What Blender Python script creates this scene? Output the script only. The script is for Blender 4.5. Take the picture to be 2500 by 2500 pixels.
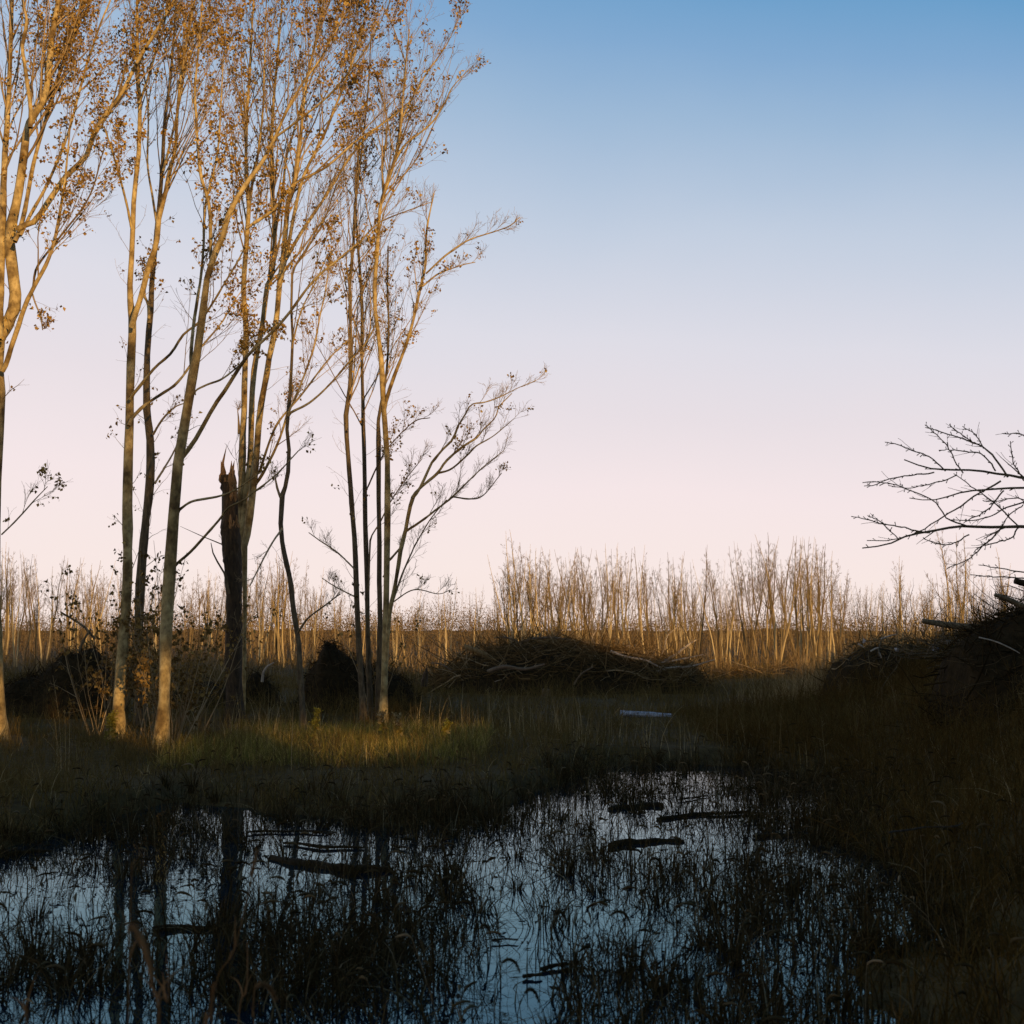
import bpy, math, random
import numpy as np
from mathutils import Vector

rng = np.random.default_rng(11)
random.seed(11)
scene = bpy.context.scene
for o in list(bpy.data.objects):
    bpy.data.objects.remove(o)
C = scene.collection

# ------------------------------------------------------------------ camera
EYE = 1.7
FPX = 3434.3                    # focal length in pixels of the 2500 px photograph
PITCH = math.atan(290 / FPX)
cam_d = bpy.data.cameras.new('camera')
cam = bpy.data.objects.new('camera', cam_d)
C.objects.link(cam)
cam.location = (0, 0, EYE)
cam.rotation_euler = (math.pi / 2 + PITCH, 0, 0)
cam_d.sensor_width = 36
cam_d.lens = 36 * FPX / 2500
cam_d.clip_start = 0.05
cam_d.clip_end = 6000
cam_d.dof.use_dof = True
cam_d.dof.focus_distance = 21
cam_d.dof.aperture_fstop = 6.0
scene.camera = cam

# ------------------------------------------------------------------ sky and sun
SUN_EL = math.radians(5.6)
SUN_AZ = math.radians(155)      # clockwise from +Y: behind the camera, to its right
world = bpy.data.worlds.new('World')
scene.world = world
world.use_nodes = True
nt = world.node_tree
nt.nodes.clear()
sky = nt.nodes.new('ShaderNodeTexSky')
sky.sky_type = 'NISHITA'
sky.sun_disc = False
sky.sun_elevation = SUN_EL
sky.sun_rotation = SUN_AZ
sky.air_density = 1.2
sky.dust_density = 1.5
sky.ozone_density = 2.0
tc = nt.nodes.new('ShaderNodeTexCoord')
sep = nt.nodes.new('ShaderNodeSeparateXYZ')
nt.links.new(tc.outputs['Generated'], sep.inputs[0])
ramp = nt.nodes.new('ShaderNodeValToRGB')
SKY = [(0.0, (0.98, 0.83, 0.77)), (0.04, (0.98, 0.84, 0.81)), (0.10, (0.95, 0.82, 0.835)), (0.156, (0.84, 0.765, 0.81)),
       (0.211, (0.76, 0.745, 0.82)), (0.289, (0.57, 0.645, 0.775)), (0.364, (0.355, 0.505, 0.70)), (0.41, (0.235, 0.415, 0.66)),
       (0.47, (0.12, 0.335, 0.60)), (0.62, (0.08, 0.20, 0.40)), (1.0, (0.05, 0.11, 0.24))]
while len(ramp.color_ramp.elements) < len(SKY):
    ramp.color_ramp.elements.new(0.5)
for e, (p, c) in zip(ramp.color_ramp.elements, SKY):
    e.position = p
    e.color = (*c, 1)
# bluer towards a right angle from the sun, paler opposite it
mx_ = nt.nodes.new('ShaderNodeMath'); mx_.operation = 'MULTIPLY_ADD'
mx_.inputs[1].default_value = 0.42; mx_.inputs[2].default_value = 1.0
nt.links.new(sep.outputs['X'], mx_.inputs[0])
mz_ = nt.nodes.new('ShaderNodeMath'); mz_.operation = 'MULTIPLY'
nt.links.new(mx_.outputs[0], mz_.inputs[0]); nt.links.new(sep.outputs['Z'], mz_.inputs[1])
vn = nt.nodes.new('ShaderNodeTexNoise')             # faint uneven haze
vn.inputs['Scale'].default_value = 3.0; vn.inputs['Detail'].default_value = 5
vmap = nt.nodes.new('ShaderNodeMapping'); vmap.inputs['Scale'].default_value = (1.2, 1.2, 1.6)
nt.links.new(tc.outputs['Generated'], vmap.inputs[0]); nt.links.new(vmap.outputs[0], vn.inputs['Vector'])
va = nt.nodes.new('ShaderNodeMath'); va.operation = 'MULTIPLY_ADD'
va.inputs[1].default_value = 0.05; nt.links.new(vn.outputs['Fac'], va.inputs[0])
vb = nt.nodes.new('ShaderNodeMath'); vb.operation = 'SUBTRACT'; vb.inputs[1].default_value = 0.025
nt.links.new(mz_.outputs[0], vb.inputs[0]); nt.links.new(vb.outputs[0], va.inputs[2])
nt.links.new(va.outputs[0], ramp.inputs[0])
gain = nt.nodes.new('ShaderNodeMix')
gain.data_type = 'RGBA'
gain.inputs['Factor'].default_value = 0.05
sc = nt.nodes.new('ShaderNodeVectorMath')
sc.operation = 'SCALE'
sc.inputs['Scale'].default_value = 0.10
nt.links.new(sky.outputs[0], sc.inputs[0])
nt.links.new(ramp.outputs[0], gain.inputs[6])
nt.links.new(sc.outputs[0], gain.inputs[7])
bg = nt.nodes.new('ShaderNodeBackground')
bg.inputs['Strength'].default_value = 1.0
nt.links.new(gain.outputs[2], bg.inputs[0])
wo = nt.nodes.new('ShaderNodeOutputWorld')
nt.links.new(bg.outputs[0], wo.inputs[0])

sun_d = bpy.data.lights.new('sun', 'SUN')
sun_d.energy = 5.0
sun_d.angle = math.radians(0.55)
sun_d.color = (1.0, 0.62, 0.25)
sun = bpy.data.objects.new('sun', sun_d)
C.objects.link(sun)
SUNDIR = Vector((math.sin(SUN_AZ) * math.cos(SUN_EL), math.cos(SUN_AZ) * math.cos(SUN_EL), math.sin(SUN_EL)))
sun.rotation_euler = SUNDIR.to_track_quat('Z', 'Y').to_euler()
sun.location = (20, -40, 20)

scene.view_settings.view_transform = 'Standard'
scene.view_settings.look = 'None'
scene.view_settings.exposure = 0.0
scene.view_settings.gamma = 1.0
scene.view_settings.use_curve_mapping = False
scene.render.engine = 'CYCLES'
scene.cycles.max_bounces = 5
scene.cycles.diffuse_bounces = 2
scene.cycles.glossy_bounces = 3
scene.cycles.transmission_bounces = 2
scene.cycles.transparent_max_bounces = 4

# ------------------------------------------------------------------ helpers
def at(x, y, Y):
    """world point on the ray through photo pixel (x, y) at depth Y"""
    cx, cy = (x - 1250) / FPX, (1250 - y) / FPX
    dy = math.cos(PITCH) - cy * math.sin(PITCH)
    dz = math.sin(PITCH) + cy * math.cos(PITCH)
    s = Y / dy
    return np.array((cx * s, Y, EYE + dz * s))

def at_z(x, y, z):
    cx, cy = (x - 1250) / FPX, (1250 - y) / FPX
    dy = math.cos(PITCH) - cy * math.sin(PITCH)
    dz = math.sin(PITCH) + cy * math.cos(PITCH)
    s = (z - EYE) / dz
    return np.array((cx * s, dy * s, z))

def norm(v):
    return v / np.maximum(np.linalg.norm(v, axis=-1, keepdims=True), 1e-9)

def tag(o, label=None, cat=None, group=None, kind=None):
    if label: o['label'] = label
    if cat: o['category'] = cat
    if group: o['group'] = group
    if kind: o['kind'] = kind
    return o

ORG = {}
def empty(name, loc):
    o = bpy.data.objects.new(name, None)
    o.empty_display_size = 0.2
    C.objects.link(o)
    o.location = [float(v) for v in loc]
    ORG[o.name] = np.array(loc, float)
    return o

def build(name, parts, mat, parent=None, origin=None, smooth=True):
    """parts: list of (V (n,3), F (m,3|4) index array, rnd scalar/array or None)"""
    if origin is None:
        origin = ORG[parent.name] if parent is not None else np.zeros(3)
    origin = np.array(origin, float)
    Vs, Ls, Ss, Rs = [], [], [], []
    off = 0
    lo = 0
    for V, F, r in parts:
        V = np.asarray(V, float).reshape(-1, 3)
        F = np.asarray(F, np.int64)
        if len(F) == 0:
            continue
        Vs.append(V)
        Ls.append((F + off).ravel())
        Ss.append(lo + np.arange(len(F)) * F.shape[1])
        if r is None: r = 0.5
        Rs.append(np.broadcast_to(np.asarray(r, float), (len(V),)))
        off += len(V)
        lo += F.size
    V = np.concatenate(Vs) - origin
    L = np.concatenate(Ls)
    S = np.concatenate(Ss)
    me = bpy.data.meshes.new(name)
    me.vertices.add(len(V))
    me.vertices.foreach_set('co', V.astype(np.float32).ravel())
    me.loops.add(len(L))
    me.loops.foreach_set('vertex_index', L.astype(np.int32))
    me.polygons.add(len(S))
    me.polygons.foreach_set('loop_start', S.astype(np.int32))
    me.polygons.foreach_set('use_smooth', np.full(len(S), smooth, dtype=bool))
    a = me.attributes.new('rnd', 'FLOAT', 'POINT')
    a.data.foreach_set('value', np.concatenate(Rs).astype(np.float32))
    me.update(calc_edges=True)
    me.materials.append(mat)
    o = bpy.data.objects.new(name, me)
    C.objects.link(o)
    if parent is not None:
        o.parent = parent
        ORG[o.name] = ORG[parent.name] + 0
        if not np.allclose(origin, ORG[parent.name]):
            o.location = [float(v) for v in origin - ORG[parent.name]]
            ORG[o.name] = origin
    else:
        o.location = [float(v) for v in origin]
        ORG[o.name] = origin
    return o

def copy_tree(o, loc, rz=0.0, s=(1, 1, 1)):
    c = o.copy()
    C.objects.link(c)
    c.location = [float(v) for v in loc]
    c.rotation_euler = (0, 0, rz)
    c.scale = s
    for ch in list(o.children):
        d = ch.copy()
        C.objects.link(d)
        d.parent = c
    return c

def tubes(P, R, n=3, rnd=None, caps=False, rough=0.0):
    """batch of tubes. P (B,K,3), R (B,K)"""
    P = np.asarray(P, float)
    R = np.asarray(R, float)
    if P.ndim == 2:
        P = P[None]; R = R[None]
    B, K = R.shape
    T = np.empty_like(P)
    T[:, 1:-1] = P[:, 2:] - P[:, :-2]
    T[:, 0] = P[:, 1] - P[:, 0]
    T[:, -1] = P[:, -1] - P[:, -2]
    T = norm(T)
    mean = norm(T.mean(1))
    ref = np.where(np.abs(mean[:, 2:3]) > 0.8, np.array([[0.0, 1.0, 0.0]]), np.array([[0.0, 0.0, 1.0]]))
    ref = ref[:, None, :]
    N = norm(ref - (ref * T).sum(-1, keepdims=True) * T)
    Bn = np.cross(T, N)
    a = np.arange(n) * 2 * math.pi / n
    rr = R[:, :, None, None]
    if rough > 0:
        rr = rr * (1 + rough * rng.normal(size=(B, K, n, 1)))
    V = P[:, :, None, :] + rr * (np.cos(a)[None, None, :, None] * N[:, :, None, :] + np.sin(a)[None, None, :, None] * Bn[:, :, None, :])
    idx = np.arange(B * K * n).reshape(B, K, n)
    j = np.roll(idx, -1, axis=2)
    F = np.stack([idx[:, :-1], j[:, :-1], j[:, 1:], idx[:, 1:]], -1).reshape(-1, 4)
    V = V.reshape(-1, 3)
    if rnd is None:
        rnd = rng.random(B)
    rv = np.repeat(np.asarray(rnd, float), K * n)
    out = [(V, F, rv)]
    if caps:
        for b in range(B):
            for k in (0, K - 1):
                ring = V.reshape(B, K, n, 3)[b, k]
                cen = ring.mean(0, keepdims=True)
                VV = np.concatenate([ring, cen])
                i = np.arange(n)
                FF = np.stack([i, np.roll(i, -1), np.full(n, n)], -1)
                if k == 0: FF = FF[:, ::-1]
                out.append((VV, FF, float(rnd[b])))
    return out

def resample(pts, K):
    """Catmull-Rom through pts (m,d) -> (K,d)"""
    pts = np.asarray(pts, float)
    if len(pts) == 2:
        t = np.linspace(0, 1, K)[:, None]
        return pts[0] * (1 - t) + pts[1] * t
    seg = np.linalg.norm(np.diff(pts[:, :2], axis=0), axis=1) + 1e-6
    s = np.concatenate([[0], np.cumsum(seg)])
    q = np.concatenate([[2 * pts[0] - pts[1]], pts, [2 * pts[-1] - pts[-2]]])
    out = []
    for u in np.linspace(0, s[-1], K):
        i = min(np.searchsorted(s, u, side='right') - 1, len(seg) - 1)
        t = (u - s[i]) / seg[i]
        p0, p1, p2, p3 = q[i], q[i + 1], q[i + 2], q[i + 3]
        out.append(0.5 * (2 * p1 + (p2 - p0) * t + (2 * p0 - 5 * p1 + 4 * p2 - p3) * t * t + (3 * p1 - p0 - 3 * p2 + p3) * t ** 3))
    return np.array(out)

def grow(P, R, m, t0, t1, a0, a1, lenf, lmin, rf, K, up, wig, bias=(0, 0, 0), rmin=0.0012, taper=0.8):
    """children of a batch of branches"""
    B, Kp = R.shape
    plen = np.linalg.norm(np.diff(P, axis=1), axis=2).sum(1)
    idx = np.repeat(np.arange(B), m)
    n = B * m
    t = t0 + (t1 - t0) * ((np.tile(np.arange(m), B) + rng.random(n)) / m)
    f = np.clip(t * (Kp - 1), 0, Kp - 1.001)
    i0 = f.astype(int)
    fr = (f - i0)[:, None]
    p = P[idx, i0] * (1 - fr) + P[idx, i0 + 1] * fr
    rad = R[idx, i0] * (1 - fr[:, 0]) + R[idx, i0 + 1] * fr[:, 0]
    tan = norm(P[idx, i0 + 1] - P[idx, i0])
    v = rng.normal(size=(n, 3))
    v = norm(v - tan * (v * tan).sum(1, keepdims=True))
    a = rng.uniform(a0, a1, n)[:, None]
    d = norm(tan * np.cos(a) + v * np.sin(a) + np.array(bias))
    L = (plen[idx] * (1.05 - t) * lenf + lmin) * rng.uniform(0.55, 1.25, n)
    r0 = np.maximum(rad * rf * rng.uniform(0.7, 1.0, n), rmin)
    Q = np.empty((n, K, 3))
    Q[:, 0] = p
    seg = (L / (K - 1))[:, None]
    for k in range(1, K):
        d = norm(d + np.array([0, 0, up]) + rng.normal(size=(n, 3)) * wig)
        p = p + d * seg
        Q[:, k] = p
    RR = r0[:, None] * (1 - taper * np.linspace(0, 1, K)[None, :])
    return Q, np.maximum(RR, rmin * 0.7)

def leaves(pos, size, droop=0.6):
    """folded diamond leaves hanging from pos (n,3)"""
    n = len(pos)
    d = rng.normal(size=(n, 3)); d[:, 2] -= droop * 1.5
    d = norm(d)
    s = rng.normal(size=(n, 3))
    s = norm(s - d * (s * d).sum(1, keepdims=True))
    u = np.cross(d, s)
    L = (size * rng.uniform(0.6, 1.25, n))[:, None]
    W = L * rng.uniform(0.28, 0.45, n)[:, None]
    fold = W * rng.uniform(-0.2, 0.9, n)[:, None]
    V = np.stack([pos, pos + d * L * 0.45 + s * W + u * fold, pos + d * L + u * fold * rng.uniform(-1, 1, n)[:, None],
                  pos + d * L * 0.45 - s * W + u * fold], 1)
    i = np.arange(n)[:, None] * 4
    F = np.concatenate([i + np.array([[0, 1, 2]]), i + np.array([[0, 2, 3]])])
    return (V.reshape(-1, 3), F, np.repeat(rng.random(n), 4))

def blades(base, h, w, lean, K=4, az=None, droop=0.35):
    n = len(base)
    if az is None: az = rng.random(n) * 2 * math.pi
    az2 = rng.random(n) * 2 * math.pi
    t = np.linspace(0, 1, K)
    off = (lean * h)[:, None] * t[None] ** 1.8
    z = h[:, None] * (t[None] - droop * np.clip(lean, 0, 1.6)[:, None] * t[None] ** 2.4)
    cen = np.empty((n, K, 3))
    cen[:, :, 0] = base[:, 0:1] + np.cos(az)[:, None] * off
    cen[:, :, 1] = base[:, 1:2] + np.sin(az)[:, None] * off
    cen[:, :, 2] = base[:, 2:3] + z
    wid = w[:, None] * (1 - 0.88 * t[None] ** 1.5) * 0.5
    side = np.stack([np.cos(az2), np.sin(az2), rng.normal(size=n) * 0.2], 1)[:, None, :]
    V = np.stack([cen - side * wid[..., None], cen + side * wid[..., None]], 2)
    idx = np.arange(n * K * 2).reshape(n, K, 2)
    F = np.stack([idx[:, :-1, 0], idx[:, :-1, 1], idx[:, 1:, 1], idx[:, 1:, 0]], -1).reshape(-1, 4)
    return (V.reshape(-1, 3), F, np.repeat(rng.random(n), K * 2))

_ph = rng.random((6, 3)) * 6.28
def fnoise(x, y, s=1.0):
    x = np.asarray(x, float) * s; y = np.asarray(y, float) * s
    r = 0
    amp = 1.0
    for i in range(6):
        a = 1.1 + i * 2.4
        fx, fy = math.cos(a) * 1.7 ** i, math.sin(a) * 1.7 ** i
        r = r + amp * np.sin(x * fx + y * fy + _ph[i, 0] + 1.3 * np.sin(x * fy * 0.6 - y * fx * 0.6 + _ph[i, 1]))
        amp *= 0.62
    return r / 2.2

# ------------------------------------------------------------------ materials
def mat_new(name):
    m = bpy.data.materials.new(name)
    m.use_nodes = True
    t = m.node_tree
    for n in list(t.nodes):
        t.nodes.remove(n)
    out = t.nodes.new('ShaderNodeOutputMaterial')
    return m, t, out

def ramp_node(t, stops):
    r = t.nodes.new('ShaderNodeValToRGB')
    while len(r.color_ramp.elements) < len(stops):
        r.color_ramp.elements.new(0.5)
    for e, (p, c) in zip(r.color_ramp.elements, stops):
        e.position = p
        e.color = (*c, 1)
    return r

def mat_rough(name, stops, scale=(8, 8, 8), rough=0.85, bump=0.4, dist=0.01, detail=6, spec=0.3, stops2=None, scale2=2.0):
    m, t, out = mat_new(name)
    p = t.nodes.new('ShaderNodeBsdfPrincipled')
    p.inputs['Roughness'].default_value = rough
    p.inputs['Specular IOR Level'].default_value = spec
    tc = t.nodes.new('ShaderNodeTexCoord')
    mp = t.nodes.new('ShaderNodeMapping')
    mp.inputs['Scale'].default_value = scale
    t.links.new(tc.outputs['Object'], mp.inputs[0])
    nz = t.nodes.new('ShaderNodeTexNoise')
    nz.inputs['Scale'].default_value = 1.0
    nz.inputs['Detail'].default_value = detail
    nz.inputs['Roughness'].default_value = 0.65
    t.links.new(mp.outputs[0], nz.inputs['Vector'])
    r = ramp_node(t, stops)
    t.links.new(nz.outputs['Fac'], r.inputs[0])
    col = r.outputs[0]
    if stops2:
        n2 = t.nodes.new('ShaderNodeTexNoise')
        n2.inputs['Scale'].default_value = scale2
        n2.inputs['Detail'].default_value = 4
        t.links.new(tc.outputs['Object'], n2.inputs['Vector'])
        r2 = ramp_node(t, stops2)
        t.links.new(n2.outputs['Fac'], r2.inputs[0])
        mx = t.nodes.new('ShaderNodeMix')
        mx.data_type = 'RGBA'
        mx.blend_type = 'MULTIPLY'
        mx.inputs['Factor'].default_value = 1.0
        t.links.new(col, mx.inputs[6])
        t.links.new(r2.outputs[0], mx.inputs[7])
        col = mx.outputs[2]
    t.links.new(col, p.inputs['Base Color'])
    if bump:
        b = t.nodes.new('ShaderNodeBump')
        b.inputs['Strength'].default_value = bump
        b.inputs['Distance'].default_value = dist
        t.links.new(nz.outputs['Fac'], b.inputs['Height'])
        t.links.new(b.outputs[0], p.inputs['Normal'])
    t.links.new(p.outputs[0], out.inputs[0])
    return m

def mat_rnd(name, stops, trans=0.0, rough=0.8):
    """colour picked per piece by the rnd attribute"""
    m, t, out = mat_new(name)
    a = t.nodes.new('ShaderNodeAttribute')
    a.attribute_name = 'rnd'
    r = ramp_node(t, stops)
    t.links.new(a.outputs['Fac'], r.inputs[0])
    d = t.nodes.new('ShaderNodeBsdfDiffuse')
    t.links.new(r.outputs[0], d.inputs[0])
    sh = d.outputs[0]
    if trans > 0:
        tr = t.nodes.new('ShaderNodeBsdfTranslucent')
        t.links.new(r.outputs[0], tr.inputs[0])
        mx = t.nodes.new('ShaderNodeMixShader')
        mx.inputs[0].default_value = trans
        t.links.new(sh, mx.inputs[1])
        t.links.new(tr.outputs[0], mx.inputs[2])
        sh = mx.outputs[0]
    t.links.new(sh, out.inputs[0])
    return m

M = {}
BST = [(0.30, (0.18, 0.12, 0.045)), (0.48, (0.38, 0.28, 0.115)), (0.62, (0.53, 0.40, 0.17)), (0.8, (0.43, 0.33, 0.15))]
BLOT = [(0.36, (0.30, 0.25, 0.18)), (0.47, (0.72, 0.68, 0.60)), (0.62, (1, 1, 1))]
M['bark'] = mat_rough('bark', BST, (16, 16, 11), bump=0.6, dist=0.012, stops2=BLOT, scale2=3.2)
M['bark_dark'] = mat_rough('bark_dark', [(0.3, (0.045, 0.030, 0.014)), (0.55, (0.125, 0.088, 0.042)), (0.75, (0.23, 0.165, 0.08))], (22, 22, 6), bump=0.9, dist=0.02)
M['snag_bark'] = mat_rough('snag_bark', [(0.3, (0.018, 0.011, 0.005)), (0.55, (0.06, 0.038, 0.016)), (0.75, (0.13, 0.08, 0.034))], (26, 26, 7), bump=1.0, dist=0.03)
M['rotten'] = mat_rough('rotten_wood', [(0.3, (0.05, 0.025, 0.01)), (0.5, (0.26, 0.14, 0.05)), (0.75, (0.40, 0.24, 0.10))], (30, 30, 7), bump=1.0, dist=0.02)
M['twig'] = mat_rnd('twig', [(0, (0.16, 0.105, 0.05)), (0.6, (0.31, 0.22, 0.11)), (1, (0.42, 0.31, 0.17))])
M['leaf'] = mat_rnd('dry_leaf', [(0, (0.11, 0.06, 0.016)), (0.35, (0.24, 0.13, 0.028)), (0.75, (0.40, 0.24, 0.05)), (1, (0.52, 0.36, 0.11))], trans=0.25)
M['leaf_dark'] = mat_rnd('brown_leaf', [(0, (0.08, 0.048, 0.016)), (0.6, (0.19, 0.115, 0.034)), (1, (0.38, 0.24, 0.07))], trans=0.2)
M['far_bark'] = mat_rnd('far_bark', [(0, (0.07, 0.048, 0.022)), (0.4, (0.17, 0.12, 0.055)), (0.75, (0.36, 0.27, 0.13)), (1, (0.50, 0.39, 0.20))])
M['far_twig'] = mat_rnd('far_twig', [(0, (0.10, 0.066, 0.03)), (0.5, (0.19, 0.13, 0.06)), (1, (0.30, 0.21, 0.105))])
M['brush'] = mat_rnd('brush', [(0, (0.085, 0.053, 0.023)), (0.5, (0.18, 0.12, 0.055)), (1, (0.32, 0.225, 0.11))])
M['scrub'] = mat_rnd('scrub', [(0, (0.075, 0.047, 0.020)), (0.6, (0.145, 0.096, 0.042)), (1, (0.26, 0.18, 0.085))], trans=0.2)
M['ground'] = mat_rough('ground_litter', [(0.3, (0.04, 0.024, 0.006)), (0.55, (0.085, 0.053, 0.015)), (0.8, (0.13, 0.085, 0.028))], (6, 6, 6), bump=0.8, dist=0.03, rough=0.95, spec=0.1)
M['peat'] = mat_rough('peat', [(0.3, (0.016, 0.011, 0.005)), (0.6, (0.036, 0.024, 0.010)), (0.85, (0.06, 0.04, 0.017))], (9, 9, 9), bump=1.0, dist=0.05, rough=1.0, spec=0.05)
M['root'] = mat_rnd('root', [(0, (0.018, 0.012, 0.005)), (0.7, (0.045, 0.030, 0.013)), (1, (0.09, 0.062, 0.03))])
M['deadstick'] = mat_rnd('dead_stick', [(0, (0.045, 0.027, 0.009)), (0.6, (0.12, 0.074, 0.028)), (0.9, (0.24, 0.155, 0.066)), (1, (0.42, 0.32, 0.18))])
M['pale_wood'] = mat_rough('pale_wood', [(0.3, (0.22, 0.17, 0.11)), (0.6, (0.42, 0.34, 0.24)), (0.8, (0.52, 0.44, 0.33))], (25, 25, 8), bump=0.6)
M['old_wood'] = mat_rough('old_wood', [(0.3, (0.07, 0.045, 0.024)), (0.6, (0.16, 0.11, 0.062)), (0.8, (0.24, 0.17, 0.10))], (25, 25, 8), bump=0.8)
M['birch'] = mat_rough('birch_log', [(0.34, (0.09, 0.085, 0.08)), (0.46, (0.30, 0.31, 0.32)), (0.7, (0.46, 0.48, 0.50))], (16, 10, 26), bump=0.6)
M['wet_wood'] = mat_rough('wet_wood', [(0.3, (0.012, 0.008, 0.003)), (0.6, (0.034, 0.022, 0.009)), (0.85, (0.07, 0.046, 0.02))], (14, 14, 14), bump=1.0, dist=0.02, rough=0.9, spec=0.1)
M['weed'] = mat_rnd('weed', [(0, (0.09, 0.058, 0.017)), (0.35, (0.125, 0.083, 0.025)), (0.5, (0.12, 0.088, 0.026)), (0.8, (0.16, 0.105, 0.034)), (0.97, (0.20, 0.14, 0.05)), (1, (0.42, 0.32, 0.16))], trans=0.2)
M['green'] = mat_rnd('green_grass', [(0, (0.12, 0.115, 0.020)), (0.5, (0.23, 0.19, 0.040)), (0.8, (0.36, 0.26, 0.065)), (1, (0.50, 0.36, 0.13))], trans=0.3)
M['straw'] = mat_rnd('straw', [(0, (0.16, 0.105, 0.04)), (0.5, (0.32, 0.22, 0.09)), (1, (0.48, 0.36, 0.18))], trans=0.2)
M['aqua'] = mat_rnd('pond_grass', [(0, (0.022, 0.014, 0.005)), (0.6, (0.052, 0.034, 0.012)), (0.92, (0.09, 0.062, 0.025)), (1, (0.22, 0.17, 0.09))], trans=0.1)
M['fox'] = mat_rnd('foxtail_head', [(0, (0.030, 0.019, 0.007)), (0.7, (0.065, 0.044, 0.019)), (0.95, (0.13, 0.09, 0.042)), (1, (0.24, 0.17, 0.09))], trans=0.15)
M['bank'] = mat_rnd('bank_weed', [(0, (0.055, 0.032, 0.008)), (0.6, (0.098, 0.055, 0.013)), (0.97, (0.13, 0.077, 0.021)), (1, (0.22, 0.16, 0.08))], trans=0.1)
M['fox_near'] = mat_rnd('foxtail_near', [(0, (0.17, 0.085, 0.03)), (1, (0.34, 0.18, 0.075))], trans=0.35)
M['goldenrod'] = mat_rnd('goldenrod', [(0, (0.20, 0.15, 0.02)), (0.6, (0.42, 0.32, 0.04)), (1, (0.55, 0.42, 0.08))], trans=0.3)
M['rubble'] = mat_rough('rubble', [(0.3, (0.22, 0.20, 0.18)), (0.7, (0.42, 0.38, 0.34))], (12, 12, 12), bump=0.7)
M['tarp'] = mat_rough('pale_blue_sheet', [(0.3, (0.14, 0.17, 0.23)), (0.7, (0.24, 0.28, 0.35))], (5, 5, 5), bump=0.3, rough=0.5)
M['litter'] = mat_rnd('floating_leaf', [(0, (0.010, 0.007, 0.004)), (1, (0.05, 0.035, 0.02))])

m, t, out = mat_new('pond_water')
df = t.nodes.new('ShaderNodeBsdfDiffuse')          # murky teal body of the water
df.inputs[0].default_value = (0.004, 0.013, 0.022, 1)
gl = t.nodes.new('ShaderNodeBsdfGlossy')
gl.inputs['Roughness'].default_value = 0.015
fr = t.nodes.new('ShaderNodeFresnel')
fr.inputs['IOR'].default_value = 1.34
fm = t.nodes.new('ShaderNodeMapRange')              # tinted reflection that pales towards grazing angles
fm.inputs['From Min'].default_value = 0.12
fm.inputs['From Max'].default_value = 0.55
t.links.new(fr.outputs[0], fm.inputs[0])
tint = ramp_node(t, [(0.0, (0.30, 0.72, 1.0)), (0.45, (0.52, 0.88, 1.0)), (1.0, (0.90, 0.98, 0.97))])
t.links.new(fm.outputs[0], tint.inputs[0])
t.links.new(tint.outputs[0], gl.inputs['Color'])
p = t.nodes.new('ShaderNodeMixShader')
t.links.new(fr.outputs[0], p.inputs[0])
t.links.new(df.outputs[0], p.inputs[1])
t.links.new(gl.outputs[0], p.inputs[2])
nz = t.nodes.new('ShaderNodeTexNoise')
nz.inputs['Scale'].default_value = 2.2
nz.inputs['Detail'].default_value = 3
tc = t.nodes.new('ShaderNodeTexCoord')
t.links.new(tc.outputs['Object'], nz.inputs['Vector'])
b = t.nodes.new('ShaderNodeBump')
b.inputs['Strength'].default_value = 0.06
b.inputs['Distance'].default_value = 0.05
t.links.new(nz.outputs['Fac'], b.inputs['Height'])
t.links.new(b.outputs[0], gl.inputs['Normal'])
t.links.new(p.outputs[0], out.inputs[0])
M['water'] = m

# ------------------------------------------------------------------ ground, water
FX = np.array([-40, -9, -6, -3.9, -3.4, -2.5, -1.25, -.36, .45, 1.25, 3.1, 3.5, 40])
FY = np.array([8.5, 9.5, 10.2, 11.2, 14.4, 13.6, 12.6, 12.8, 15.8, 17.8, 18.2, 16.8, 15.0])
RY = np.array([-40, 0, 6, 7.2, 9.6, 11.4, 16, 17.7, 60])
RX = np.array([1.4, 1.3, 1.6, 2.0, 2.7, 2.9, 3.7, 3.7, 4.3])
def pond_in(x, y):
    f = np.interp(x, FX, FY) - y
    r = np.interp(y, RY, RX) - x
    n = y - 2.4
    l = x + 14
    return np.minimum(np.minimum(f, r), np.minimum(n, l)) + 0.42 * fnoise(x, y, 1.3) + 0.30 * fnoise(x + 7, y, 3.4)

def sstep(t):
    t = np.clip(t, 0, 1)
    return t * t * (3 - 2 * t)

def gh(x, y):
    x = np.asarray(x, float); y = np.asarray(y, float)
    q = pond_in(x, y)
    h = np.where(q < 0, 0.17 * sstep(-q / 1.3) + 0.012, -0.30 * sstep(q / 1.2) - 0.01)
    h = h + np.where(q < -0.4, 0.05 * fnoise(x, y, 0.9) * sstep((-q - 0.4) / 1.5), 0)
    xb = np.interp(y, RY, RX) + 0.2
    bank = 1.9 * sstep((x - xb + 0.25 * fnoise(x, y, 0.6)) / 5.2)
    bank = bank * (1 - sstep((y - 22) / 12)) * sstep((y + 14) / 10)
    h = h + bank
    h = h + sstep((y - 150) / 150) * (.3 + 1.3 * fnoise(x, y, .06) + 1.0 * fnoise(x, y, .17))
    return h

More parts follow.
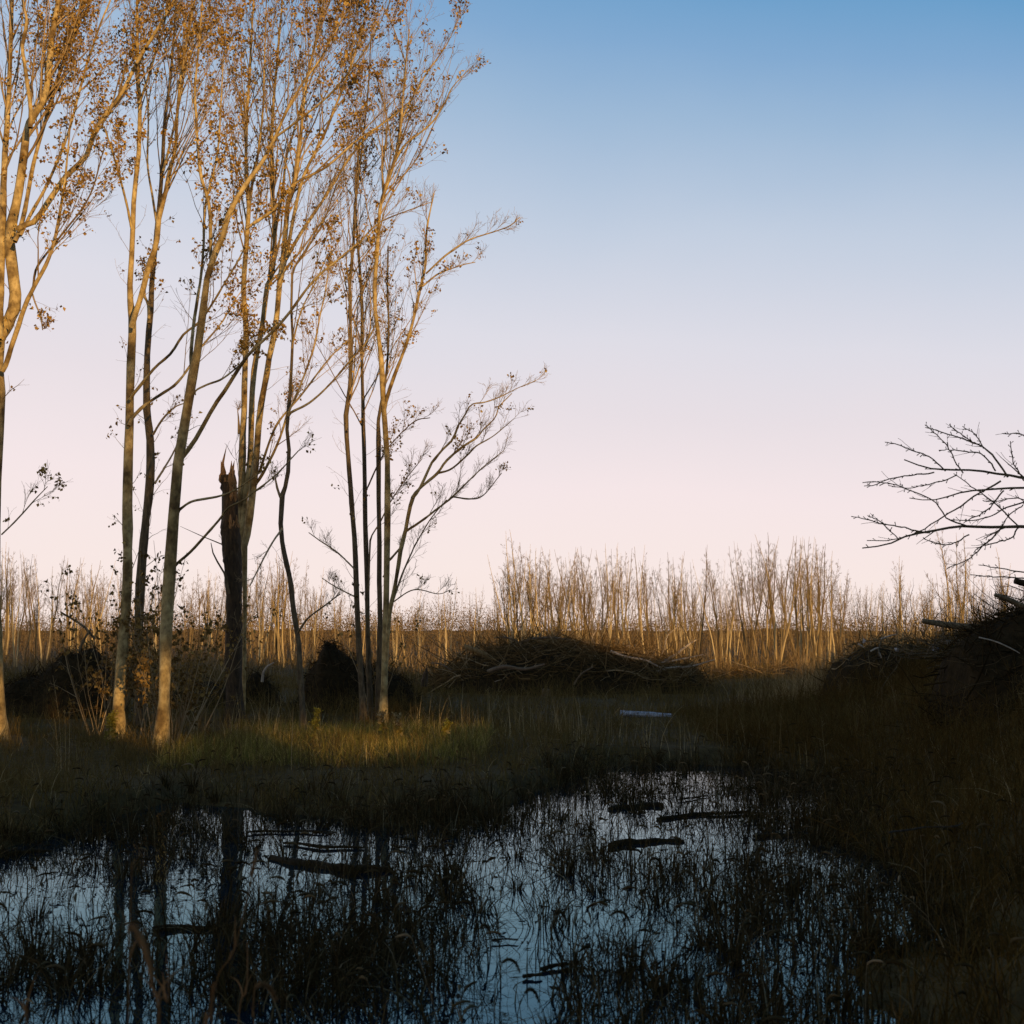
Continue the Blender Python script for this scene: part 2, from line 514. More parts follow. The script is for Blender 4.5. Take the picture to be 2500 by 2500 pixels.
def axis(lo, hi, c, fine, n):
    u = np.linspace(-1, 1, n)
    k = 5.2
    s = np.sinh(u * k) / math.sinh(k)
    return np.where(s < 0, c + s * (c - lo), c + s * (hi - c))
gx = np.unique(np.concatenate([axis(-1800, 1800, 0, .1, 170), np.arange(-12, 10, 0.2)]))
gy = np.unique(np.concatenate([axis(-400, 2600, 14, .1, 190), np.arange(1, 30, 0.2)]))
X, Y = np.meshgrid(gx, gy)
Z = gh(X, Y)
idx = np.arange(X.size).reshape(X.shape)
F = np.stack([idx[:-1, :-1], idx[:-1, 1:], idx[1:, 1:], idx[1:, :-1]], -1).reshape(-1, 4)
g = build('ground', [(np.stack([X, Y, Z], -1).reshape(-1, 3), F, None)], M['ground'])
tag(g, kind='structure')
wv = np.array([(-16, 1.5, 0), (6, 1.5, 0), (6, 20, 0), (-16, 20, 0)], float)
w = build('water', [(wv, np.array([[0, 1, 2, 3]]), None)], M['water'], smooth=False)
tag(w, kind='structure')

# ------------------------------------------------------------------ unseen ridge and wood, added behind the viewer to shade the clearing
rx = np.linspace(-40, 90, 66)
ry = np.linspace(-34, -14, 14)
X, Y = np.meshgrid(rx, ry)
arch = np.clip(np.sin((Y + 34) / 20 * math.pi), 0, 1) ** 0.7
Z = -0.2 + 3.9 * arch * (1 + 0.02 * fnoise(X, Y, 0.35))
idx = np.arange(X.size).reshape(X.shape)
F = np.stack([idx[:-1, :-1], idx[:-1, 1:], idx[1:, 1:], idx[1:, :-1]], -1).reshape(-1, 4)
tag(build('shade_ridge', [(np.stack([X, Y, Z], -1).reshape(-1, 3), F, None)], M['ground']), kind='structure')  # unseen bank, added only as a shade caster
def shade_wood():
    n = 112000
    x = rng.uniform(-6, 52, n)
    y = rng.uniform(-25, -21, n)
    u = rng.random(n)
    lo = rng.random(n) < .81
    xs0 = x - (20 - y) * math.tan(math.radians(25))
    top = 8.0 + 0.45 * fnoise(x, y * 0, 0.6) - 1.15 * sstep((xs0 - 6.5) / 3)
    z = np.where(lo, 3.6 + (top - 3.6) * u, top + 2.4 * u * u * (1 + .5 * fnoise(x, y * 0, 1.1)) * (1 - .75 * sstep((xs0 - 6.5) / 3)))
    # height above the plain, and place along the tree row, that the sun through this spot would reach
    back = 20 - y
    zz = z - back * math.tan(SUN_EL) / math.cos(math.radians(25))
    xs = x - back * math.tan(math.radians(25))
    slot = (np.abs(xs + 7.35) < .34) | (np.abs(xs + 5.5) < .42) | (np.abs(xs + .62) < .26)  # openings cut in the leaves so sun reaches chosen trunks and the grass
    lim = np.where(slot, 1.2, np.where((xs > -4.0) & (xs < -.7), .42, -9)) + 0.12 * np.sin(xs * 4.3)
    open_ = (zz > np.where(slot, .02, -.28)) & (zz < lim)
    keep = ~(open_ & (rng.random(n) > 0.012))
    pos = np.stack([x, y, z], 1)[keep]
    return leaves(pos, 0.30, droop=0.2)
tag(build('shade_wood', [shade_wood()], M['leaf_dark'], smooth=False), 'unseen wood behind the viewer, shaped to shade the clearing', 'wood', kind='stuff')

# ------------------------------------------------------------------ the traced trees on the bank
def make_tree(name, label, cat, Y0, stems, bark='bark', base=None, leaf=1.0, low=0.0, density=1.0, lean=0.15, trunk_names=None, zbare=3.2, group=None):
    """stems: list of dict(p=[(x,y,w)...] photo pixels, dy=depth drift, t0=first branch, n=sides)"""
    bx, by = base
    b = at(bx, by, Y0)
    b[2] = gh(b[0], b[1])
    root = empty(name, b)
    tag(root, label, cat, group)
    tw, lf = [], []
    for si, s in enumerate(stems):
        pts = s['p']
        dy0, dy1 = s.get('d0', 0.0), s.get('dy', rng.uniform(-1.2, 1.2))
        m = len(pts)
        W = []
        ys = np.array([q[1] for q in pts], float)
        fr = np.abs(ys - ys[0]) / max(np.abs(ys[-1] - ys[0]), 1)
        for q, f in zip(pts, fr):
            d = Y0 + dy0 + (dy1 - dy0) * f
            P3 = at(q[0], q[1], d)
            W.append((*P3, q[2] * d / FPX * 0.5))
        W = np.array(W)
        if s.get('root'):
            g0 = gh(W[0, 0], W[0, 1]) - 0.12
            first = W[0].copy(); first[2] = g0; first[3] *= 1.5
            if W[0, 2] > g0 + 0.05:
                W = np.concatenate([[first], W])
        if s.get('ext', 0) > 0:
            d = W[-1, :3] - W[-2, :3]
            d = d / np.linalg.norm(d)
            d = norm(d * 0.9 + np.array([0, 0, 0.25]))
            r_ = W[-1, 3]
            W = np.concatenate([W, [np.array([*(W[-1, :3] + d * s['ext'] * 0.5), r_ * 0.6])], [np.array([*(W[-1, :3] + d * s['ext'] + rng.normal(size=3) * .1), 0.003])]])
        K = s.get('K', 30)
        Q = resample(W[:, [2, 0, 1, 3]] if False else W, K)
        P3, R3 = Q[:, :3], np.maximum(Q[:, 3], 0.003)
        wob = np.cumsum(rng.normal(size=(K, 3)) * 0.25, axis=0) * R3[:, None] * 0.25
        wob[:2] = 0
        P3 = P3 + wob * np.array([1, 1, 0.2])
        R3 = R3 * (1 + 0.05 * rng.normal(size=K))
        n = 12 if R3[0] > 0.05 else (8 if R3[0] > 0.025 else 6)
        parts = tubes(P3[None], R3[None], n, rnd=[rng.random()], rough=0.03)
        nm = s.get('name', 'trunk' if s.get('root') else 'limb')
        if s.get('thin'):
            tw += parts
        else:
            build(nm, parts, M[s.get('bark', bark)], root)
        # branching
        L = np.linalg.norm(np.diff(P3, axis=0), axis=1).sum()
        t0 = s.get('t0', 0.3)
        spc = s.get('spc', 0.21) / density
        n1 = max(2, int(L * (1 - t0) / spc))
        Pb, Rb = P3[None], R3[None]
        A, Ra = grow(Pb, Rb, n1, t0, 0.99, 0.30, 0.75, s.get('lf', 0.28), s.get('lm', 0.75), 0.45, 8, 0.10, 0.09, (lean, 0, 0.25), rmin=0.004)
        tw += tubes(A, Ra, 4)
        Bq, Rq = grow(A, Ra, 6, 0.12, 0.98, 0.35, 0.8, 0.42, 0.14, 0.6, 6, 0.08, 0.13, (lean * 0.6, 0, 0.15), rmin=0.003)
        tw += tubes(Bq, Rq, 3)
        Cq, Rc = grow(Bq, Rq, 4, 0.15, 1.0, 0.4, 1.0, 0.45, 0.08, 0.7, 4, 0.05, 0.18, (0, 0, 0.06), rmin=0.0024)
        keep = rng.random(len(Cq)) < 0.85
        Cq, Rc = Cq[keep], Rc[keep]
        tw += tubes(Cq, Rc, 3)
        # leaves in bunches on the twigs, thicker higher up
        z = Cq[:, -1, 2]
        clump = fnoise(Cq[:, -1, 0] * 1.0 + 3 * si, Cq[:, -1, 2], 1.6)
        pr = 1.35 * leaf * s.get('leaf', 1.0) * np.clip(0.10 + 0.13 * (z - zbare), 0.06, 0.9) * np.clip(0.45 + 0.9 * clump, 0.06, 1.3)
        sel = rng.random(len(Cq)) < pr
        if sel.any():
            for k in (1, 2, 3, 3):
                q = Cq[sel, k] + rng.normal(size=(sel.sum(), 3)) * 0.025
                lf.append(leaves(q, 0.054))
                q = Cq[sel, k] + rng.normal(size=(sel.sum(), 3)) * 0.03
                lf.append(leaves(q, 0.048))
        # sparse shoots low on the trunk
        if s.get('low', low) > 0:
            nl = int(L * t0 * 3.2 * s.get('low', low)) + 1
            A, Ra = grow(Pb, Rb, nl, 0.12, t0, 0.6, 1.15, 0.02, 0.45, 0.12, 6, 0.03, 0.16, (0.05, 0, 0.1), rmin=0.0028)
            Ra = np.minimum(Ra, 0.006)
            Bq, Rq = grow(A, Ra, 3, 0.2, 1.0, 0.4, 1.0, 0.4, 0.1, 0.7, 5, 0.0, 0.2, rmin=0.002)
            tw += tubes(A, Ra, 3) + tubes(Bq, Rq, 3)
            sel = rng.random(len(Bq)) < 0.38 * leaf
            for k in (2, 3, 4, 4):
                q = Bq[sel, k] + rng.normal(size=(sel.sum(), 3)) * 0.03
                if len(q): lf.append(leaves(q, 0.06))
    build('twigs', tw, M['twig'], root)['kind'] = 'stuff'
    if lf:
        o = build('foliage', lf, M['leaf'], root, smooth=False)
        o['kind'] = 'stuff'
    return root

def S(p, **k):
    d = dict(p=p); d.update(k); return d

make_tree('maple_tree', 'big-limbed tree cut off by the left edge of the photo', 'tree', 19.5, [
    S([(-6, 1804, 46), (-10, 1650, 40), (-16, 1400, 40), (-16, 1250, 42), (-8, 1062, 44), (-3, 980, 46), (-6, 900, 40), (0, 840, 38), (8, 822, 34), (36, 772, 30), (45, 736, 29), (40, 690, 28), (33, 634, 27), (30, 580, 27), (40, 525, 24), (54, 453, 22), (65, 362, 19), (74, 308, 19), (109, 246, 15), (123, 181, 15), (130, 90, 14), (145, 0, 11)], root=1, t0=0.55, ext=3, dy=0.6, K=46, low=0.25),
    S([(74, 312, 13), (76, 275, 11), (62, 174, 10), (54, 109, 9), (65, 54, 8), (54, 0, 7)], ext=2, dy=0.2),
    S([(42, 560, 18), (60, 550, 16), (83, 540, 15), (123, 485, 14), (159, 431, 13), (210, 380, 13), (232, 315, 12), (254, 283, 11), (297, 225, 10), (333, 152, 9), (377, 80, 8), (424, 0, 6)], ext=2, dy=-0.8),
    S([(-4, 830, 22), (2, 700, 20), (6, 560, 17), (12, 400, 15), (22, 250, 12), (30, 0, 9)], ext=2.5, dy=1.4, t0=0.35),
    S([(36, 590, 12), (54, 543, 11), (76, 427, 11), (90, 362, 10), (145, 181, 9), (203, 0, 6)], ext=2, dy=1.8),
    S([(50, 575, 9), (76, 520, 9), (115, 450, 8), (165, 330, 7), (200, 200, 6), (245, 60, 5), (270, 0, 4)], ext=1.5, dy=1.0),
    S([(6, 906, 14), (13, 895, 13), (54, 765, 12), (83, 700, 11), (127, 609, 9), (156, 464, 7), (165, 380, 5)], ext=1, dy=-0.8, t0=0.35),
    S([(80, 705, 6), (92, 650, 6), (145, 580, 5), (217, 482, 4), (254, 362, 3)], dy=-1.2, thin=1, t0=0.2),
    S([(76, 706, 4), (84, 735, 4), (98, 770, 4), (104, 805, 3)], dy=-0.6, thin=1, t0=0.9, lm=0.05),
    S([(4, 1305, 4), (40, 1270, 4), (85, 1220, 3), (116, 1188, 2)], dy=-0.5, thin=1, t0=0.3, lm=0.3, K=12),
], base=(-6, 1804), low=0.15, leaf=1.25)

make_tree('poplar_tree', 'pale straight tree with a sunlit base, leftmost of the central group', 'tree', 20.1, [
    S([(289, 1796, 34), (290, 1700, 29), (293, 1620, 27), (299, 1540, 26), (305, 1480, 26), (309, 1400, 25), (308, 1280, 25), (308, 1171, 25), (312, 1062, 23), (313, 990, 22), (315, 917, 21), (317, 845, 20), (320, 790, 19), (315, 736, 15), (314, 690, 14), (320, 580, 13), (322, 507, 12), (328, 435, 12), (335, 362, 11), (339, 254, 9), (335, 181, 8), (333, 0, 6)], root=1, t0=0.58, ext=2.5, dy=0.4, K=46, low=0.7),
    S([(321, 800, 16), (328, 775, 16), (340, 729, 15), (351, 690, 15), (366, 634, 15), (380, 598, 14), (384, 543, 13), (399, 489, 12), (413, 417, 11), (428, 362, 9), (431, 290, 8), (442, 181, 7), (460, 80, 6), (475, 0, 4)], ext=2, dy=-0.9),
    S([(318, 975, 9), (324, 964, 8), (344, 939, 8), (380, 896, 7), (417, 863, 7), (449, 816, 6), (486, 787, 6), (522, 736, 5), (543, 700, 5), (590, 620, 4)], dy=-1.5, ext=1, t0=0.4),
    S([(314, 1040, 10), (322, 1022, 9), (348, 993, 8), (391, 964, 7), (428, 939, 7), (460, 899, 6), (490, 850, 5), (540, 790, 4)], dy=0.9, ext=1, t0=0.4),
    S([(339, 254, 7), (352, 217, 6), (380, 130, 5), (400, 60, 4), (415, 0, 3)], dy=0.8, ext=1),
    S([(322, 560, 7), (305, 480, 6), (280, 390, 5), (255, 310, 4)], dy=-0.8, t0=0.3),
], base=(289, 1796), leaf=1.0)

make_tree('poplar_tree', 'dark ivy-flecked trunk behind the pale sunlit one', 'tree', 22.5, [
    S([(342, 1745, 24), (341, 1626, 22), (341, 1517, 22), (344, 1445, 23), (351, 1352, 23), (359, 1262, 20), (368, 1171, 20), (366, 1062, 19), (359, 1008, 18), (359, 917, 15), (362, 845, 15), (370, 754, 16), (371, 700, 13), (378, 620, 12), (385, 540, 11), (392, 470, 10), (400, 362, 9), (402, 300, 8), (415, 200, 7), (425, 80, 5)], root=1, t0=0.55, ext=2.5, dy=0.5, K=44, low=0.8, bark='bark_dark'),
    S([(364, 790, 9), (362, 745, 7), (352, 720, 7), (356, 690, 6)], dy=0.1, t0=0.7, K=10),
    S([(374, 1060, 6), (400, 1020, 5), (425, 995, 4), (449, 985, 3)], dy=-0.8, thin=1, t0=0.3, lm=0.3),
    S([(378, 1180, 6), (402, 1140, 5), (425, 1100, 4), (445, 1060, 3)], dy=0.8, thin=1, t0=0.3, lm=0.3),
    S([(398, 420, 7), (420, 330, 6), (445, 210, 5), (455, 100, 4), (470, 0, 3)], dy=1.2, ext=1.5),
    S([(385, 560, 7), (372, 480, 6), (360, 400, 5), (362, 280, 4), (350, 160, 3)], dy=0.6, ext=1),
], base=(342, 1745), leaf=1.0)

make_tree('poplar_tree', 'blotchy tree leaning right with a long limb crossing the broken snag', 'tree', 18.2, [
    S([(391, 1833, 32), (396, 1790, 27), (400, 1735, 25), (401, 1662, 23), (402, 1590, 25), (406, 1517, 28), (409, 1463, 28), (415, 1372, 27), (418, 1352, 27), (424, 1262, 26), (431, 1171, 25), (438, 1098, 26), (451, 1044, 24), (462, 972, 22), (471, 917, 22), (478, 881, 22), (487, 827, 19), (496, 754, 18), (503, 690, 17), (522, 623, 16), (543, 580, 15), (558, 525, 14), (580, 482, 13), (609, 435, 11), (638, 398, 10), (670, 337, 8), (700, 270, 7), (740, 200, 6), (790, 130, 4)], root=1, t0=0.52, ext=2, dy=-0.6, K=50, low=0.5),
    S([(516, 640, 11), (514, 600, 9), (511, 507, 9), (487, 417, 8), (478, 290, 7), (475, 217, 6), (485, 109, 5), (493, 0, 4)], ext=2, dy=0.8),
    S([(470, 925, 9), (466, 881, 9), (471, 800, 8), (480, 740, 8), (490, 680, 7), (497, 600, 7), (502, 500, 6), (530, 380, 5), (540, 240, 4)], dy=1.0, ext=1.5),
    S([(440, 1122, 12), (446, 1114, 12), (467, 1088, 11), (496, 1040, 11), (522, 993, 10), (554, 946, 9), (590, 888, 9), (616, 856, 8), (652, 823, 7), (700, 772, 7), (763, 688, 6), (825, 634, 5), (890, 580, 5), (926, 543, 4), (1053, 493, 2)], dy=-1.5, t0=0.4, lm=0.4, spc=0.45),
    S([(434, 1255, 7), (440, 1243, 7), (467, 1225, 6), (500, 1218, 6), (536, 1211, 5), (575, 1195, 4), (640, 1150, 3)], dy=-1.2, t0=0.4, lm=0.3, spc=0.5, leaf=0.5),
    S([(424, 1385, 8), (431, 1377, 8), (467, 1345, 7), (500, 1309, 7), (536, 1269, 6), (558, 1240, 6), (594, 1222, 5), (623, 1200, 5), (674, 1160, 4), (730, 1100, 3)], dy=-1.3, t0=0.5, lm=0.3, spc=0.5, leaf=0.4),
    S([(474, 962, 6), (480, 952, 5), (507, 939, 5), (543, 925, 5), (580, 896, 4), (598, 878, 4), (640, 820, 3)], dy=0.9, t0=0.3, lm=0.3),
    S([(670, 337, 7), (720, 300, 6), (796, 240, 5), (850, 180, 4), (900, 110, 3)], dy=-1.3, ext=1),
    S([(600, 558, 8), (669, 511, 8), (720, 449, 7), (796, 409, 6), (872, 344, 5), (937, 301, 4), (980, 268, 3)], dy=0.9, spc=0.4),
], base=(391, 1833), leaf=1.1)

# the broken snag with the live stems that rise beside it
def snag():
    Y0 = 23.5
    b = at(574, 1760, Y0); b[2] = gh(b[0], b[1])
    root = empty('dead_snag', b)
    tag(root, 'thick dark snag with a splintered orange top among the trees', 'snag')
    prof = [(573, 1795, 64), (573, 1765, 48), (573, 1700, 42), (571, 1626, 40), (573, 1540, 39), (571, 1481, 37), (569, 1400, 41), (565, 1340, 45), (560, 1270, 40), (560, 1210, 36), (555, 1160, 38)]
    W = np.array([(*at(x, y, Y0), w * Y0 / FPX * 0.5) for x, y, w in prof])
    W[0, 2] = b[2] - 0.1
    Q = resample(W, 26)
    n = 18
    build('trunk', tubes(Q[None, :, :3], Q[None, :, 3], n, rnd=[.3], rough=0.10), M['snag_bark'], root)
    # splintered rim: pointed slivers round the top edge
    top = Q[-1, :3]; r = Q[-1, 3]
    sl = []
    for k in range(22):
        a = k / 22 * 6.283 + rng.normal() * 0.08
        rr = r * rng.uniform(0.55, 0.97)
        p0 = top + np.array([math.cos(a) * rr, math.sin(a) * rr, -0.12])
        h = .13 + .10 * math.sin(a * 2.0 + 1.0) + .05 * rng.random()
        if k == 9: h = 0.62
        if k in (8, 10, 11): h = rng.uniform(.28, .42)
        if k in (20, 21): h = .36
        P = np.array([p0, p0 + (0.01 * rng.normal(), 0.01 * rng.normal(), h * 0.55), p0 + (0.02 * rng.normal() + (0.04 if k == 9 else 0), 0.02 * rng.normal(), h)])
        sl += tubes(P[None], np.array([[0.034, 0.024, 0.003]]), 5, rough=0.25)
    cap = top + np.array([0, 0, -0.05])
    i = np.arange(12)
    ring = np.stack([cap[0] + np.cos(i / 12 * 6.283) * r * .96, cap[1] + np.sin(i / 12 * 6.283) * r * .96, np.full(12, cap[2]) + rng.uniform(-.03, .08, 12)], 1)
    sl.append((np.concatenate([ring, [cap]]), np.stack([i, np.roll(i, -1), np.full(12, 12)], 1), .5))
    build('splinter', sl, M['rotten'], root, smooth=False)['kind'] = 'stuff'
    # exposed rotten face where the bark has peeled
    sh = []
    for k in range(30):
        t_ = rng.uniform(0.72, 1.0)
        q = Q[int(t_ * 25)]
        a = rng.uniform(-1.35, -0.15)
        p0 = q[:3] + np.array([math.cos(a), math.sin(a), 0]) * q[3] * 1.0
        P = np.array([p0 + (0, 0, -.08), p0, p0 + (0, 0, .1)])
        sh += tubes(P[None], np.array([[0.008, 0.03, 0.008]]), 5, rough=0.2)
    build('rotten_wood', sh, M['rotten'], root, smooth=False)['kind'] = 'stuff'
    st = []
    P = np.array([at(x, y, Y0 - 0.2) for x, y in [(560, 1450), (548, 1400), (530, 1370), (520, 1350), (515, 1325)]])
    st += tubes(P[None], np.array([[.02, .018, .015, .012, .006]]), 6)
    P = np.array([at(x, y, Y0 + 0.1) for x, y in [(556, 1335), (520, 1320), (495, 1310), (440, 1285)]])
    st += tubes(P[None], np.array([[.012, .01, .008, .003]]), 5)
    for q in st:
        build('branch_stub', [q], M['bark_dark'], root)
snag()

make_tree('poplar_tree', 'three-stemmed tree rising right behind the splintered snag', 'tree', 24.3, [
    S([(577, 1750, 18), (577, 1600, 16), (580, 1400, 16), (585, 1236, 16), (589, 1159, 18), (589, 1081, 18), (594, 1003, 14), (595, 917, 13), (598, 809, 13), (594, 754, 13), (592, 700, 13), (601, 580, 12), (605, 507, 11), (601, 453, 10), (598, 417, 9), (600, 300, 8), (610, 150, 6), (618, 0, 4)], root=1, t0=0.5, ext=2.5, dy=0.6, K=40, low=0.2),
    S([(590, 1330, 15), (598, 1220, 15), (607, 1159, 15), (612, 1107, 14), (612, 1055, 14), (615, 978, 13), (619, 917, 13), (627, 863, 13), (641, 790, 13), (652, 700, 13), (662, 680, 12), (671, 616, 12), (672, 543, 11), (667, 507, 11), (665, 398, 9), (663, 362, 9), (668, 250, 7), (680, 120, 6), (690, 0, 4)], d0=0.1, dy=0.9, t0=0.38, ext=2.5, K=36, name='trunk'),
    S([(594, 1800, 9), (598, 1600, 9), (598, 1500, 10), (595, 1420, 13), (597, 1340, 16), (605, 1301, 18), (612, 1249, 18), (620, 1185, 18), (625, 1133, 17), (628, 1081, 16), (633, 1016, 16), (641, 965, 16), (649, 920, 15), (659, 863, 15), (674, 790, 14), (681, 700, 14), (694, 598, 13), (700, 507, 12), (716, 453, 11), (727, 398, 10), (735, 330, 8), (745, 220, 7), (770, 100, 5), (790, 0, 4)], d0=-0.4, dy=-0.6, t0=0.45, ext=2.5, K=40, root=1, low=0.1),
    S([(620, 1190, 8), (626, 1180, 8), (650, 1140, 7), (680, 1075, 6), (700, 1010, 5), (715, 940, 4)], d0=-.4, dy=-1.2, t0=0.3, lm=0.3),
    S([(633, 1155, 7), (655, 1085, 6), (680, 1030, 6), (740, 960, 5), (800, 880, 4), (850, 830, 3)], d0=-.4, dy=-1.6, t0=0.3, lm=0.35),
    S([(686, 690, 10), (705, 590, 9), (722, 500, 9), (740, 430, 8), (790, 330, 7), (830, 230, 5), (870, 120, 4), (900, 0, 3)], d0=-.5, dy=-1.4, ext=1.5),
    S([(694, 640, 9), (740, 560, 8), (800, 470, 7), (850, 390, 6), (900, 330, 5), (960, 280, 4), (1010, 240, 3)], d0=-.5, dy=-0.2, spc=0.4),
    S([(672, 560, 8), (690, 470, 7), (700, 380, 6), (735, 260, 5), (760, 140, 4), (800, 20, 3)], d0=.5, dy=1.5, ext=1.5),
    S([(605, 500, 7), (625, 400, 6), (640, 280, 5), (645, 150, 4), (650, 0, 3)], d0=.5, dy=-0.5, ext=1.5),
    S([(584, 1060, 8), (582, 1020, 4), (580, 1003, 2)], d0=0, dy=0, t0=0.9, lm=0.02, thin=1, K=6, leaf=0),
], base=(586, 1765), leaf=0.6)

make_tree('young_tree', 'slender dark tree with a curved trunk left of the multi-stemmed clump', 'tree', 21.2, [
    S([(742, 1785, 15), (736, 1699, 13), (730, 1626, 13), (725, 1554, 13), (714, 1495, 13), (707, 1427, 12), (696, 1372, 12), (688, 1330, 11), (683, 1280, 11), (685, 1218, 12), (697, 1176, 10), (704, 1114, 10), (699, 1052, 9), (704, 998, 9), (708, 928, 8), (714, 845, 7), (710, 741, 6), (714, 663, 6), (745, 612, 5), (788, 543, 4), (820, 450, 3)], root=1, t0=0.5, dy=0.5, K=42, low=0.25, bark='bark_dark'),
    S([(685, 1215, 7), (676, 1190, 6), (671, 1165, 4)], t0=0.9, lm=0.02, dy=0, K=6, thin=1, leaf=0),
    S([(704, 1015, 7), (712, 1006, 7), (757, 982, 6), (807, 936, 5), (857, 878, 5), (890, 841, 4), (923, 783, 3)], dy=-1.0, t0=0.25, lm=0.35),
    S([(704, 1010, 6), (708, 1000, 5), (737, 932, 5), (766, 849, 5), (782, 770, 4), (797, 700, 4), (810, 600, 3)], dy=0.8, t0=0.25, lm=0.35),
    S([(690, 1290, 6), (668, 1320, 5), (640, 1370, 4), (610, 1430, 3)], dy=-0.6, t0=0.3, lm=0.15, thin=1, leaf=0.2),
    S([(727, 1545, 6), (750, 1510, 5), (790, 1480, 4), (830, 1450, 3)], dy=-0.4, t0=0.3, lm=0.2, thin=1, leaf=0.2),
    S([(712, 850, 5), (735, 760, 4), (770, 690, 3), (800, 620, 3)], dy=-0.6, t0=0.25, lm=0.4),
], base=(742, 1785), leaf=0.3, bark='bark', zbare=2.2)

